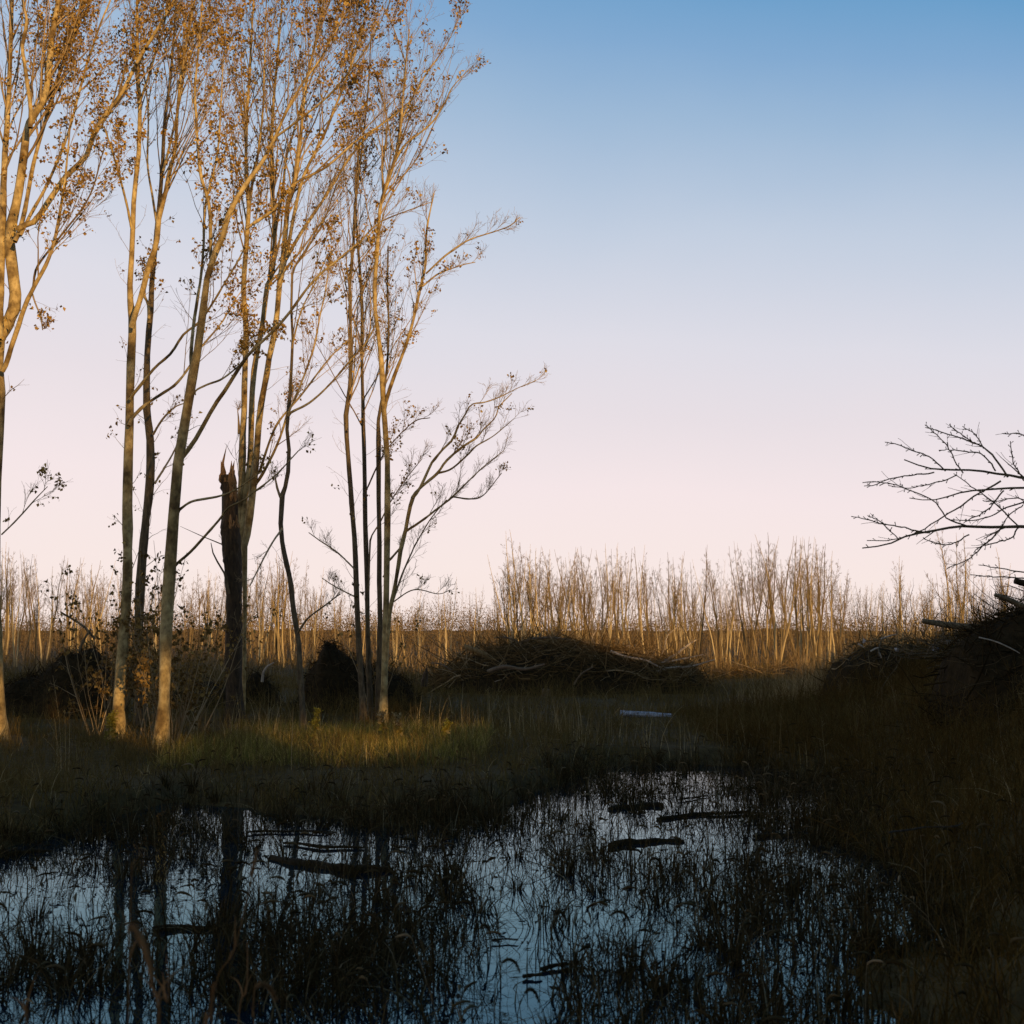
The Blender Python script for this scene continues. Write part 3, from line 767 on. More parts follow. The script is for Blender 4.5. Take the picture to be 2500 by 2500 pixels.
make_tree('clump_tree', 'clump of four slim upright stems with a long branch reaching right', 'tree', 23.6, [
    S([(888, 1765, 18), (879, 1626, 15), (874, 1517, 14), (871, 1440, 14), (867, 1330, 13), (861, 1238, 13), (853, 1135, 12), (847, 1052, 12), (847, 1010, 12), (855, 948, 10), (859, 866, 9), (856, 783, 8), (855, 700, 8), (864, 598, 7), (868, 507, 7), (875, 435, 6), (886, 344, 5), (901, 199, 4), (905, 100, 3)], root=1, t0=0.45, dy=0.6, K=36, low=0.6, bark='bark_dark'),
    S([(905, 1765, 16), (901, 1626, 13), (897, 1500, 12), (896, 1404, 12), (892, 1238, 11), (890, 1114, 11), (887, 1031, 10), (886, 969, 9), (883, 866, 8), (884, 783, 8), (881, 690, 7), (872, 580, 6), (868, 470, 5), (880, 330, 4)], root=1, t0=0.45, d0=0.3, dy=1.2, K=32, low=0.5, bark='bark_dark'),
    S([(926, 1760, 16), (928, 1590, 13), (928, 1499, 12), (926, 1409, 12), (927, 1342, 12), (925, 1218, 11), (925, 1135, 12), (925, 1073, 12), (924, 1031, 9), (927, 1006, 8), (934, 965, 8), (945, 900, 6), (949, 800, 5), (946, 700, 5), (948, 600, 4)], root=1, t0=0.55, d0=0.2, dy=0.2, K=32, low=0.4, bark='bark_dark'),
    S([(935, 1755, 18), (939, 1662, 15), (942, 1590, 15), (944, 1481, 15), (946, 1372, 15), (947, 1280, 15), (948, 1155, 14), (944, 1073, 14), (937, 990, 14), (936, 948, 13), (931, 866, 12), (923, 803, 11), (915, 741, 10), (916, 690, 10), (922, 616, 10), (926, 543, 9), (933, 489, 9), (948, 446, 8), (962, 398, 7), (977, 326, 6), (984, 235, 5), (991, 156, 4), (1000, 72, 3)], root=1, t0=0.42, d0=-0.3, dy=-0.5, K=42, low=0.35),
    S([(939, 1000, 9), (942, 982, 9), (960, 928, 9), (981, 874, 8), (998, 824, 8), (1014, 762, 7), (1027, 700, 7), (1038, 652, 6), (1042, 562, 5), (1060, 470, 3)], d0=-.4, dy=-1.2, t0=0.35, lm=0.4),
    S([(1040, 668, 5), (1089, 623, 5), (1143, 587, 4), (1208, 565, 3), (1245, 551, 3), (1270, 529, 2)], d0=-1.2, dy=-1.6, t0=0.15, lm=0.25, lf=0.1),
    S([(1030, 700, 5), (1071, 668, 4), (1125, 648, 3), (1160, 640, 2)], d0=-1.2, dy=-0.8, t0=0.15, lm=0.25, lf=0.1),
    S([(937, 482, 7), (933, 417, 6), (941, 344, 5), (944, 290, 4), (920, 190, 3)], d0=-.4, dy=.4, lm=0.4),
    S([(962, 398, 6), (988, 355, 5), (1053, 301, 5), (1086, 250, 4), (1104, 214, 3), (1143, 170, 2)], d0=-.5, dy=-1.2, lm=0.35, leaf=0.6),
    S([(978, 300, 5), (991, 268, 5), (1035, 188, 4), (1089, 109, 3), (1122, 36, 2)], d0=-.5, dy=-0.1, lm=0.35, leaf=0.8),
    S([(991, 156, 4), (975, 110, 3), (962, 72, 3), (940, 20, 2)], d0=-.5, dy=0, lm=0.3),
    S([(942, 1640, 10), (946, 1554, 10), (953, 1481, 10), (962, 1445, 10), (973, 1372, 10), (980, 1330, 11), (989, 1296, 10), (998, 1247, 10), (1008, 1213, 10), (1022, 1197, 7), (1051, 1135, 7), (1060, 1122, 7), (1080, 1098, 6), (1105, 1073, 5.5), (1118, 1040, 5), (1134, 1015, 4.5), (1151, 988, 4), (1184, 982, 3.5), (1221, 969, 3), (1263, 948, 2), (1310, 928, 1.4)], d0=-.3, dy=-1.6, t0=0.45, lm=0.25, lf=0.05, spc=0.4, K=46, leaf=0.25),
    S([(1006, 1216, 8), (1014, 1203, 7), (1039, 1180, 7), (1068, 1155, 7), (1089, 1126, 6), (1126, 1093, 6), (1163, 1068, 5), (1180, 1048, 4), (1209, 1019, 3), (1217, 994, 3), (1250, 960, 2)], d0=-1.1, dy=-0.4, t0=0.3, lm=0.3, lf=0.08, leaf=0.6),
    S([(1066, 1156, 5), (1101, 1145, 5), (1138, 1114, 5), (1163, 1089, 4), (1205, 1064, 3), (1254, 1023, 2)], d0=-.9, dy=-1.8, t0=0.2, lm=0.3, lf=0.1, leaf=0.8),
    S([(986, 1300, 7), (1031, 1271, 6), (1068, 1242, 5), (1105, 1213, 5), (1138, 1180, 4), (1180, 1140, 3), (1230, 1100, 2)], d0=-.7, dy=-1.4, t0=0.2, lm=0.3, lf=0.1, leaf=0.8),
    S([(1107, 1213, 4), (1147, 1218, 4), (1180, 1209, 3), (1225, 1155, 2)], d0=-1.1, dy=-.6, t0=0.2, lm=0.15, lf=0.1, thin=1),
    S([(950, 1500, 6), (960, 1466, 5), (981, 1404, 5), (1006, 1346, 4), (1014, 1329, 4), (1051, 1267, 3), (1090, 1220, 2)], d0=-.3, dy=.5, t0=0.2, lm=0.3, lf=0.1, thin=1, leaf=0.7),
    S([(948, 1370, 6), (956, 1362, 6), (981, 1334, 5)], t0=0.9, lm=0.03, dy=-.3, thin=1, K=6, leaf=0),
    S([(900, 1440, 5), (903, 1334, 5), (907, 1309, 4), (927, 1276, 4), (950, 1230, 3), (990, 1170, 3), (1030, 1120, 2)], d0=.4, dy=.8, t0=0.2, lm=0.3, lf=.1, thin=1),
    S([(866, 1390, 4), (824, 1350, 4), (782, 1321, 3), (753, 1300, 2)], dy=-.4, t0=0.15, lm=0.15, lf=.1, thin=1, leaf=1.5),
    S([(868, 1458, 4), (819, 1433, 3), (786, 1412, 2)], dy=.4, t0=0.15, lm=0.15, lf=.1, thin=1, leaf=1.5),
    S([(893, 1200, 4), (920, 1140, 4), (950, 1090, 3), (1010, 1030, 3), (1050, 1020, 2)], d0=.3, dy=-.6, t0=0.2, lm=0.3, lf=.1, thin=1, leaf=1.5),
    S([(952, 1475, 4), (1010, 1440, 3), (1070, 1450, 2), (1100, 1440, 2)], d0=-.3, dy=-.9, t0=0.2, lm=0.25, lf=.1, thin=1, leaf=.7),
], base=(912, 1762), leaf=0.2, bark='bark', zbare=2.0)

# ------------------------------------------------------------------ leafy suckers round the trunks
def sapling(label, x, y, Y0, h, n, spread, leaf=1.0, name='leafy_shrub', cat='shrub'):
    b = at(x, y, Y0); b[2] = gh(b[0], b[1])
    root = empty(name, b)
    tag(root, label, cat)
    st = np.empty((n, 8, 3)); 
    az = rng.random(n) * 6.283
    d = norm(np.stack([np.cos(az) * spread, np.sin(az) * spread * .8, np.ones(n)], 1))
    L = h * rng.uniform(0.5, 1.0, n)
    p = np.tile(b, (n, 1)) + np.stack([rng.normal(size=n) * .08, rng.normal(size=n) * .08, np.full(n, -.05)], 1)
    for k in range(8):
        st[:, k] = p
        d = norm(d + rng.normal(size=(n, 3)) * .07 + (0, 0, .02))
        p = p + d * (L / 7)[:, None]
    R = 0.009 * (1 - .75 * np.linspace(0, 1, 8))[None] * rng.uniform(.6, 1.2, n)[:, None]
    for q in range(n):
        build('stem', tubes(st[q:q + 1], R[q:q + 1], 5), M['twig'], root)
    A, Ra = grow(st, R, 7, .2, 1, .4, 1.0, .16, .15, .5, 5, .03, .15, rmin=.002)
    Bq, Rb = grow(A, Ra, 3, .2, 1, .4, 1.0, .4, .06, .6, 4, .0, .2, rmin=.0018)
    build('twigs', tubes(A, Ra, 3) + tubes(Bq, Rb, 3), M['twig'], root)['kind'] = 'stuff'
    lf = []
    sel = rng.random(len(Bq)) < .62 * leaf
    for k in (1, 2, 3, 3):
        lf.append(leaves(Bq[sel, k] + rng.normal(size=(sel.sum(), 3)) * .02, .062))
    o = build('foliage', lf, M['leaf_dark'], root, smooth=False); o['kind'] = 'stuff'

sapling('leafy suckers massed round the pale sunlit trunk', 268, 1790, 20.6, 3.0, 16, .34)
sapling('tall thin leafy shoots left of the pale sunlit trunk', 245, 1770, 21.0, 2.7, 9, .35)
sapling('leafy suckers filling the gap between the dark and the blotchy trunk', 360, 1780, 20.4, 3.1, 12, .25)
sapling('low bush of sunlit brown leaves at the foot of the blotchy trunk', 430, 1800, 19.0, 1.9, 16, .42, 1.3)
sapling('spreading leafy bush between the blotchy trunk and the snag', 470, 1770, 21.5, 2.4, 12, .45, .8)
sapling('thin leafy shoots at the foot of the four-stemmed clump', 915, 1765, 24.2, 2.6, 7, .3, .5)

# ------------------------------------------------------------------ earth mounds and brush piles
def mound(name, label, outline, d, thick, sticks=120, smat='root', slen=(.1, .35), mat='peat', cat='mound', grow_up=0.5):
    o = np.array([at(x, y, d) for x, y in outline])
    xs, zs = o[:, 0], o[:, 2]
    cx = xs.mean()
    b = np.array([cx, d, float(gh(cx, d))])
    root = empty(name, b)
    tag(root, label, cat)
    nx, ny = 46, 22
    U = np.linspace(xs[0] - .35, xs[-1] + .35, nx)
    V_ = np.linspace(0, 1, ny)
    ztop = np.interp(U, np.concatenate([[xs[0] - .35], xs, [xs[-1] + .35]]), np.concatenate([[0.0], zs, [0.0]]))
    X, VV = np.meshgrid(U, V_)
    ZT = np.tile(ztop, (ny, 1))
    arch = np.sin(np.clip(VV, 0, 1) * math.pi) ** .55
    Yv = d + (VV - .5) * thick * (0.45 + .55 * np.clip(ZT / max(ztop.max(), .1), .2, 1))
    Z = gh(X, Yv) - .1 + (ZT - gh(X, Yv) + .05) * arch
    Z = Z + arch * .07 * fnoise(X * 2, Yv * 2, 2.6) - .03
    Yv = Yv + .06 * fnoise(X, Z, 4)
    idx = np.arange(X.size).reshape(X.shape)
    F = np.stack([idx[:-1, :-1], idx[:-1, 1:], idx[1:, 1:], idx[1:, :-1]], -1).reshape(-1, 4)
    P = np.stack([X, Yv, Z], -1)
    build('soil', [(P.reshape(-1, 3), F, None)], M[mat], root)
    iu = rng.integers(2, ny - 3, sticks); iv = rng.integers(2, nx - 3, sticks)
    p = P[iu, iv] + rng.normal(size=(sticks, 3)) * .04
    dd = rng.normal(size=(sticks, 3)); dd[:, 2] = np.abs(dd[:, 2]) * grow_up
    dd = norm(dd)
    L = rng.uniform(slen[0], slen[1], sticks) * rng.choice([1, 1, 1, 1.6], sticks)
    spike = rng.random(sticks) < .035
    dd[spike] = norm(dd[spike] * (1, .6, .3) + (0, 0, 1.0))
    L[spike] *= 1.5
    p[spike, 2] += .1
    Q = np.empty((sticks, 5, 3))
    p = p - dd * L[:, None] * .3
    for k in range(5):
        Q[:, k] = p
        dd = norm(dd + rng.normal(size=(sticks, 3)) * .16)
        p = p + dd * (L / 4)[:, None]
    r = (.003 + .009 * rng.random(sticks) ** 4 + .003 * L)[:, None] * (1 - .65 * np.linspace(0, 1, 5))[None]
    tb = tubes(Q, r, 4)
    if smat == 'deadstick':
        m = max(24, sticks // 12)
        iu = rng.integers(1, ny // 2, m); iv = rng.integers(3, nx - 4, m)
        Lg = np.empty((m, 9, 3))
        for q_ in range(m):
            st = rng.choice([-1, 1]) * rng.uniform(.3, 1.4) * (slen[1] / 1.1)
            uu = np.linspace(0, 1, 9)
            xx = P[iu[q_], iv[q_], 0] + st * uu
            jv = np.clip(np.searchsorted(U, xx), 0, nx - 1)
            ju = np.clip(np.round(iu[q_] + uu * rng.uniform(-3, 4)).astype(int), 0, ny - 1)
            Lg[q_] = P[ju, jv]
            Lg[q_, :, 0] = xx
            Lg[q_, :, 2] += .05 + rng.uniform(-.04, .16) + rng.uniform(-.1, .3) * uu ** 2 * abs(st) + .006 * rng.normal(size=9)
            Lg[q_, :, 1] -= .06
        sm = (Lg[:, :-2] + Lg[:, 1:-1] * 2 + Lg[:, 2:]) / 4
        Lg[:, 1:-1] = sm
        rl = (.005 + .016 * rng.random(m) ** 2)[:, None] * (1 - .75 * np.linspace(0, 1, 9))[None]
        rn_ = .35 + .6 * rng.random(m) ** 1.5
        A_, Ra_ = grow(Lg, rl, 4, .2, 1, .4, .9, .25, .1, .5, 5, .03, .14, rmin=.003)
        tb = tb + tubes(Lg, rl, 6, rnd=rn_) + tubes(A_, Ra_, 3, rnd=np.repeat(rn_, 4))
    o = build('sticks', tb, M[smat], root)
    o['kind'] = 'stuff'
    return root, P

mound('earth_mound', 'black earth mound left of the pale sunlit trunk', [(10, 1668), (45, 1648), (87, 1637), (127, 1615), (156, 1593), (196, 1582), (232, 1570), (254, 1606), (278, 1665)], 26, 2.0, 1500, slen=(.08, .28), grow_up=.9)
mound('earth_mound', 'black peaked earth mound just left of the four-stemmed clump', [(744, 1690), (748, 1646), (759, 1622), (777, 1604), (787, 1575), (800, 1556), (817, 1566), (835, 1579), (868, 1604), (897, 1626), (944, 1628), (977, 1645), (1000, 1668)], 27, 2.0, 1600, slen=(.08, .28), grow_up=.9)
mound('earth_mound', 'small dark heap just right of the snag base', [(596, 1670), (612, 1640), (630, 1632), (645, 1650), (668, 1668)], 29, 1.2, 300, slen=(.08, .3), grow_up=.9)
mound('earth_mound', 'low dark heap behind the leafy bush between blotchy trunk and snag', [(430, 1685), (470, 1662), (510, 1655), (545, 1664), (570, 1680)], 28, 1.4, 300, slen=(.08, .3), grow_up=.9)
bp, BP = mound('brush_pile', 'wide dark brush pile of tangled branches in the middle distance', [(1050, 1668), (1082, 1648), (1107, 1626), (1143, 1603), (1187, 1588), (1252, 1574), (1306, 1564), (1346, 1562), (1396, 1568), (1440, 1580), (1476, 1584), (1512, 1582), (1550, 1596), (1603, 1614), (1657, 1626), (1712, 1642)], 36, 4.5, 3000, smat='deadstick', slen=(.25, 1.2), cat='brush pile', grow_up=.5)
mound('brush_pile', 'low sunlit heap of cut branches right of the wide brush pile', [(1735, 1650), (1770, 1634), (1810, 1636), (1860, 1634), (1930, 1624), (1985, 1636), (2010, 1650)], 46, 3, 420, smat='deadstick', slen=(.3, 1.2), cat='brush pile')
mound('brush_pile', 'dark debris heap with pale scraps on the right, before the far trees', [(2040, 1610), (2070, 1590), (2101, 1574), (2162, 1563), (2230, 1572), (2290, 1574), (2340, 1570), (2400, 1560), (2470, 1570)], 25, 2.6, 900, smat='deadstick', slen=(.15, .6), cat='brush pile')
mound('brush_pile', 'tangled dark heap crowning the right bank', [(2330, 1570), (2398, 1520), (2445, 1494), (2500, 1464), (2560, 1450), (2640, 1470), (2700, 1530)], 17.5, 2.6, 900, smat='root', slen=(.15, .7), cat='brush pile')

def stick_thing(name, label, pts, d, w, mat, cat, side=0, dd=0.0, sub=0, rough=.05, n=8, caps=True, group=None):
    """a fallen branch or log through photo pixels pts at depth d (drifting by dd)"""
    m = len(pts)
    W = np.array([(*at(x, y, d + dd * i / max(m - 1, 1)), (w if np.isscalar(w) else w[i]) * d / FPX * .5) for i, (x, y) in enumerate(pts)])
    Q = resample(W, max(8, 4 * m))
    root = empty(name, Q[0, :3])
    tag(root, label, cat, group)
    build('stem', tubes(Q[None, :, :3], Q[None, :, 3], n, rnd=[.9], caps=caps, rough=rough), M[mat], root)
    if sub:
        A, Ra = grow(Q[None, :, :3], Q[None, :, 3], sub, .15, .98, .4, .9, .2, .15, .5, 5, .03, .12, rmin=.004)
        Bq, Rb = grow(A, Ra, 2, .2, 1, .4, .9, .4, .1, .6, 4, .0, .15, rmin=.003)
        build('twigs', tubes(A, Ra, 4, rnd=np.full(len(A), .95)) + tubes(Bq, Rb, 3, rnd=np.full(len(Bq), .8)), M['deadstick'], root)['kind'] = 'stuff'
    return root

stick_thing('fallen_branch', 'long bare sunlit branch jutting up right from the wide brush pile', [(1570, 1640), (1610, 1622), (1650, 1598), (1680, 1575), (1700, 1562)], 36, (9, 8, 6, 5, 3), 'pale_wood', 'branch', sub=9)
stick_thing('fallen_branch', 'low bare branch pointing right off the brush pile tail', [(1560, 1634), (1620, 1618), (1660, 1610), (1718, 1598)], 35.4, (6, 5, 4, 2), 'pale_wood', 'branch', sub=6)
stick_thing('fallen_branch', 'thin upright forked branch at the right end of the brush pile', [(1608, 1618), (1622, 1585), (1630, 1552), (1655, 1530)], 36.5, (5, 4, 3, 2), 'pale_wood', 'branch', sub=5)
for lab, pts, d, w, mt, sb in [
    ('crooked branch rising from the crown of the brush pile', [(1330, 1590), (1342, 1566), (1362, 1550), (1374, 1534)], 36.2, (6, 5, 4, 2), 'old_wood', 7),
    ('long thin branch lying along the crest of the brush pile', [(1250, 1576), (1300, 1560), (1360, 1558), (1430, 1570)], 35.6, (6, 6, 5, 3), 'old_wood', 8),
    ('bent branch poking left off the brush pile crown', [(1300, 1590), (1262, 1566), (1232, 1556), (1205, 1558)], 35.8, (6, 5, 4, 2), 'old_wood', 7),
    ('short forked branch standing on the right crest of the brush pile', [(1442, 1600), (1450, 1575), (1446, 1556), (1456, 1540)], 36.4, (6, 5, 3, 2), 'pale_wood', 6),
    ('sunlit branch sprawling down the right slope of the brush pile', [(1490, 1590), (1530, 1604), (1575, 1612), (1612, 1630)], 34.8, (7, 6, 5, 3), 'pale_wood', 8),
    ('sunlit sweeping branch at the foot of the brush pile tail', [(1580, 1648), (1630, 1632), (1690, 1626), (1745, 1610)], 35.0, (6, 6, 4, 2), 'pale_wood', 9),
    ('pale stick leaning on the front of the brush pile', [(1400, 1672), (1420, 1645), (1448, 1628)], 33.8, (4, 4, 3), 'old_wood', 3),
    ('dark forked branch sprawling off the left foot of the brush pile', [(1140, 1650), (1108, 1640), (1078, 1622), (1052, 1618)], 35.0, (6, 5, 4, 2), 'old_wood', 8),
    ('thick crooked limb half buried in the brush pile front', [(1190, 1640), (1230, 1628), (1282, 1634), (1330, 1622)], 33.9, (10, 10, 8, 6), 'old_wood', 5)]:
    stick_thing('fallen_branch', lab, pts, d, w, mt, 'branch', sub=sb, group='branches on the brush pile')
stick_thing('fallen_log', 'grey log sticking out of the left shoulder of the brush pile', [(1132, 1578), (1160, 1588), (1188, 1601)], 35.2, (11, 13, 14), 'deadstick', 'log')
stick_thing('fallen_branch', 'arched pale branch on the dark front of the brush pile', [(1252, 1690), (1268, 1668), (1288, 1650), (1306, 1643)], 34.2, (4, 3.5, 3, 2), 'pale_wood', 'branch', sub=2)
stick_thing('fallen_branch', 'thin curved twig low on the left front of the brush pile', [(1178, 1692), (1200, 1672), (1215, 1662), (1244, 1658)], 34.2, (3, 3, 2.5, 2), 'pale_wood', 'branch')
stick_thing('uprooted_stump', 'sunlit upturned stump on the crest right of the brush pile', [(1512, 1628), (1528, 1600), (1538, 1585), (1552, 1602)], 37.5, (22, 30, 18, 8), 'pale_wood', 'stump', sub=14, rough=.25)
stick_thing('fallen_branch', 'dark broken top sticking up beside the upturned stump', [(1505, 1590), (1512, 1570), (1520, 1552)], 37.2, (10, 8, 5), 'bark_dark', 'branch', sub=16)
stick_thing('fallen_branch', 'grey branch leaning on the mound left of the pale sunlit trunk', [(232, 1560), (205, 1530), (178, 1512), (148, 1494)], 25.5, (7, 6, 5, 4), 'bark_dark', 'branch', sub=3)
stick_thing('fallen_branch', 'short dark stick crossing the branch on the left mound', [(192, 1590), (205, 1562), (222, 1535)], 25.4, (7, 6, 4), 'bark_dark', 'branch')
stick_thing('birch_log', 'bluish white birch log lying in the dark grass', [(1514, 1741), (1545, 1743), (1590, 1745), (1640, 1748)], 24.6, (15, 14, 14, 11), 'birch', 'log', n=14, rough=.06)
stick_thing('fallen_branch', 'short stick leaning on the left end of the birch log', [(1496, 1750), (1505, 1738), (1514, 1727)], 24.5, (5, 4, 3), 'deadstick', 'branch')
stick_thing('cut_stump', 'pale cut stump at the foot of the brush pile', [(1335, 1706), (1335, 1694), (1336, 1682)], 32.5, (27, 24, 22), 'old_wood', 'stump', n=12)
stick_thing('broken_stump', 'pointed grey stump standing between the clump and the brush pile', [(1036, 1676), (1037, 1658), (1040, 1645), (1042, 1630)], 31, (17, 15, 11, 3), 'snag_bark', 'stump', n=10, rough=.12)
stick_thing('fallen_branch', 'pale forked dead branch on the heap right of the snag', [(640, 1665), (642, 1645), (652, 1628), (668, 1618)], 28.6, (7, 6, 5, 3), 'pale_wood', 'branch', sub=4)
stick_thing('fallen_log', 'thick dark log pointing left off the right bank heap', [(2252, 1516), (2300, 1524), (2360, 1530), (2430, 1536)], 19.5, (11, 15, 16, 17), 'bark_dark', 'log', n=10, rough=.08)
stick_thing('fallen_log', 'short broken log end high on the right bank heap', [(2428, 1452), (2458, 1462), (2492, 1478), (2530, 1500)], 17, (9, 12, 14, 15), 'bark_dark', 'log', n=10, rough=.08)
stick_thing('fallen_log', 'dark log butt cut by the right edge of the photo', [(2477, 1418), (2500, 1424), (2560, 1438)], 16.5, (14, 16, 18), 'wet_wood', 'log', n=10, rough=.08)
stick_thing('fallen_branch', 'thin pale stick lying on the face of the right bank', [(2390, 1556), (2430, 1566), (2466, 1582), (2490, 1595)], 16.2, (3, 3, 3, 2), 'pale_wood', 'branch')
for k, (x0, y0, x1, y1, lab) in enumerate([(2095, 1572, 2110, 1582, 'small pale stick at the left end of the debris heap'), (2145, 1592, 2152, 1606, 'short upright pale stick on the debris heap'), (2125, 1590, 2148, 1580, 'tilted pale stick in the middle of the debris heap'), (2150, 1560, 2190, 1548, 'long thin pale stick above the debris heap')]):
    stick_thing('fallen_branch', lab, [(x0, y0), ((x0 + x1) / 2, (y0 + y1) / 2 - 1), (x1, y1)], 23.6, (4, 4, 2), 'pale_wood', 'branch')

def chunk(label, x, y, d, w, h, mat, name='rubble_chunk', cat='rubble'):
    c = at(x, y, d)
    root_v = rng.normal(size=(40, 3))
    import bmesh
    bm = bmesh.new()
    bmesh.ops.create_icosphere(bm, subdivisions=2, radius=1)
    for v in bm.verts:
        f = 1 + .35 * math.sin(v.co.x * 3.1 + k) * math.cos(v.co.z * 2.7) + .12 * rng.normal()
        v.co *= f
        v.co.x *= w * d / FPX * .5; v.co.z *= h * d / FPX * .5; v.co.y *= w * d / FPX * .4
    me = bpy.data.meshes.new(name); bm.to_mesh(me); bm.free()
    me.materials.append(M[mat])
    o = bpy.data.objects.new(name, me); C.objects.link(o)
    o.location = [float(v) for v in c]; o.rotation_euler = (rng.normal() * .3, rng.normal() * .3, rng.random() * 6)
    tag(o, label, cat)
chunk('pale bluish scrap on the right debris heap', 2284, 1586, 23.4, 22, 14, 'tarp', 'crumpled_sheet', 'scrap')
chunk('warm pale lump right of the bluish scrap on the debris heap', 2318, 1570, 23.4, 26, 18, 'rubble')
chunk('small pale lump at the far right of the debris heap', 2338, 1562, 23.6, 11, 16, 'rubble')
chunk('small pale lump lying low in the middle of the debris heap', 2190, 1586, 23.5, 14, 9, 'rubble')
chunk('tiny grey upright lump at the left of the debris heap', 2110, 1565, 24, 7, 11, 'rubble')

# ------------------------------------------------------------------ the fallen tree reaching in from the right
def zoom8(L):
    return [(1800 + x * .3623, 1000 + y * .3623) for x, y in L]
LIMBS = [
    ([(2250, 520), (2060, 490), (1932, 475), (1830, 465), (1600, 440), (1400, 430), (1300, 415), (1150, 358)], 8, 3),
    ([(2250, 900), (2080, 815), (1932, 795), (1700, 800), (1560, 790), (1460, 797), (1300, 830), (1180, 850), (1090, 880), (1010, 915), (850, 932)], 9, 3),
    ([(2200, 560), (1932, 530), (1800, 530), (1720, 535), (1600, 545), (1480, 570), (1390, 605), (1300, 615), (1170, 600)], 6, 2),
    ([(1400, 415), (1310, 330), (1240, 290), (1100, 235), (1000, 212)], 4, 2),
    ([(1820, 460), (1700, 300), (1620, 240), (1480, 185), (1380, 145), (1285, 122)], 5, 2),
    ([(1740, 415), (1650, 300), (1540, 265), (1450, 255), (1365, 265)], 4, 2),
    ([(1520, 430), (1420, 270), (1370, 200), (1270, 100)], 3.5, 2),
    ([(1660, 265), (1600, 180), (1525, 118)], 3, 2),
    ([(1620, 240), (1500, 170), (1430, 95)], 3, 2),
    ([(1780, 480), (1700, 530), (1600, 580), (1500, 650), (1400, 710), (1300, 770), (1220, 815), (1080, 860), (880, 865)], 4.5, 2),
    ([(1300, 828), (1150, 825), (1000, 790), (770, 740)], 4, 2),
    ([(1090, 875), (1000, 790), (930, 740), (860, 710)], 3, 2),
    ([(1900, 790), (1700, 620), (1560, 530), (1450, 455)], 4, 2),
    ([(1560, 790), (1430, 740), (1380, 680), (1310, 620), (1120, 545), (1000, 515), (850, 518)], 4, 2),
    ([(1330, 425), (1200, 445), (1060, 470), (930, 505), (840, 520)], 3.5, 2),
    ([(1480, 440), (1380, 480), (1270, 500), (1150, 515), (1000, 505)], 3, 2),
    ([(1800, 545), (1700, 650), (1600, 720), (1540, 750)], 4, 2),
    ([(2100, 560), (1932, 620), (1800, 670), (1700, 725), (1580, 750), (1420, 745)], 4.5, 2),
    ([(1880, 800), (1840, 860), (1740, 890), (1600, 930), (1560, 960)], 4, 2),
    ([(1780, 802), (1700, 880), (1600, 970), (1540, 1020), (1400, 1075)], 4.5, 2),
    ([(1560, 840), (1450, 890), (1350, 900), (1240, 870)], 3.5, 2),
    ([(2100, 200), (1932, 180), (1780, 168)], 4, 2),
    ([(1930, 480), (1860, 340), (1840, 200)], 3.5, 2),
    ([(2200, 1180), (1932, 1135), (1700, 1130), (1580, 1115)], 4, 2),
    ([(2200, 1150), (1932, 1100), (1800, 1075), (1620, 1045)], 4, 2),
    ([(2000, 700), (1900, 590), (1780, 600), (1660, 610)], 3, 2),
    ([(1932, 640), (1830, 700), (1760, 790), (1640, 840)], 3, 2),
]
def fallen_tree():
    d0 = 11.5
    bx = at(2640, 1560, d0 + .8)
    bx[2] = gh(bx[0], bx[1])
    root = empty('fallen_tree', bx)
    tag(root, 'bare dark branches of a fallen tree reaching in from the right edge', 'tree')
    tr = resample(np.array([(*(bx + (1.6, 1.2, -.1)), .12), (*(bx + (.5, .3, .35)), .10), (*at(2580, 1380, d0 + .2), .06), (*at(2560, 1240, d0), .045), (*at(2600, 1120, d0 - .2), .03), (*at(2620, 1040, d0 - .3), .012)]), 24)
    build('trunk', tubes(tr[None, :, :3], tr[None, :, 3], 10, rnd=[.3], rough=.05), M['bark_dark'], root)
    tw = []
    for i, (L, w0, w1) in enumerate(LIMBS):
        pts = zoom8(L)
        a, bb = rng.uniform(-.25, .25, 2)
        m = len(pts)
        W = np.array([(*at(x, y, d0 + a + (bb - a) * j / (m - 1)), (w0 + (w1 - w0) * j / (m - 1)) * d0 / FPX * .5) for j, (x, y) in enumerate(pts)])
        if i < 3:
            W = np.concatenate([[[*tr[13 + i, :3], .03]], W])
        Q = resample(W, 22)
        Q[:, :3] += np.cumsum(rng.normal(size=(22, 3)) * .0035, axis=0)
        t_ = tubes(Q[None, :, :3], Q[None, :, 3], 6, rough=.04)
        if i < 3: build('limb', t_, M['bark_dark'], root)
        else: tw += t_
        # buds and spurs
        nb = 12
        A, Ra = grow(Q[None, :, :3], Q[None, :, 3], nb, .1, .98, .5, 1.1, .0, .035, .8, 3, .0, .1, rmin=.0022, taper=.3)
        Ra[:, -1] = .0042
        tw += tubes(A, Ra, 4)
        A, Ra = grow(Q[None, :, :3], Q[None, :, 3], 3, .2, .9, .4, .8, .12, .1, .6, 6, .02, .1, (-.2, 0, 0), rmin=.0022)
        tw += tubes(A, Ra, 4)
    build('twigs', tw, M['bark_dark'], root)['kind'] = 'stuff'
fallen_tree()
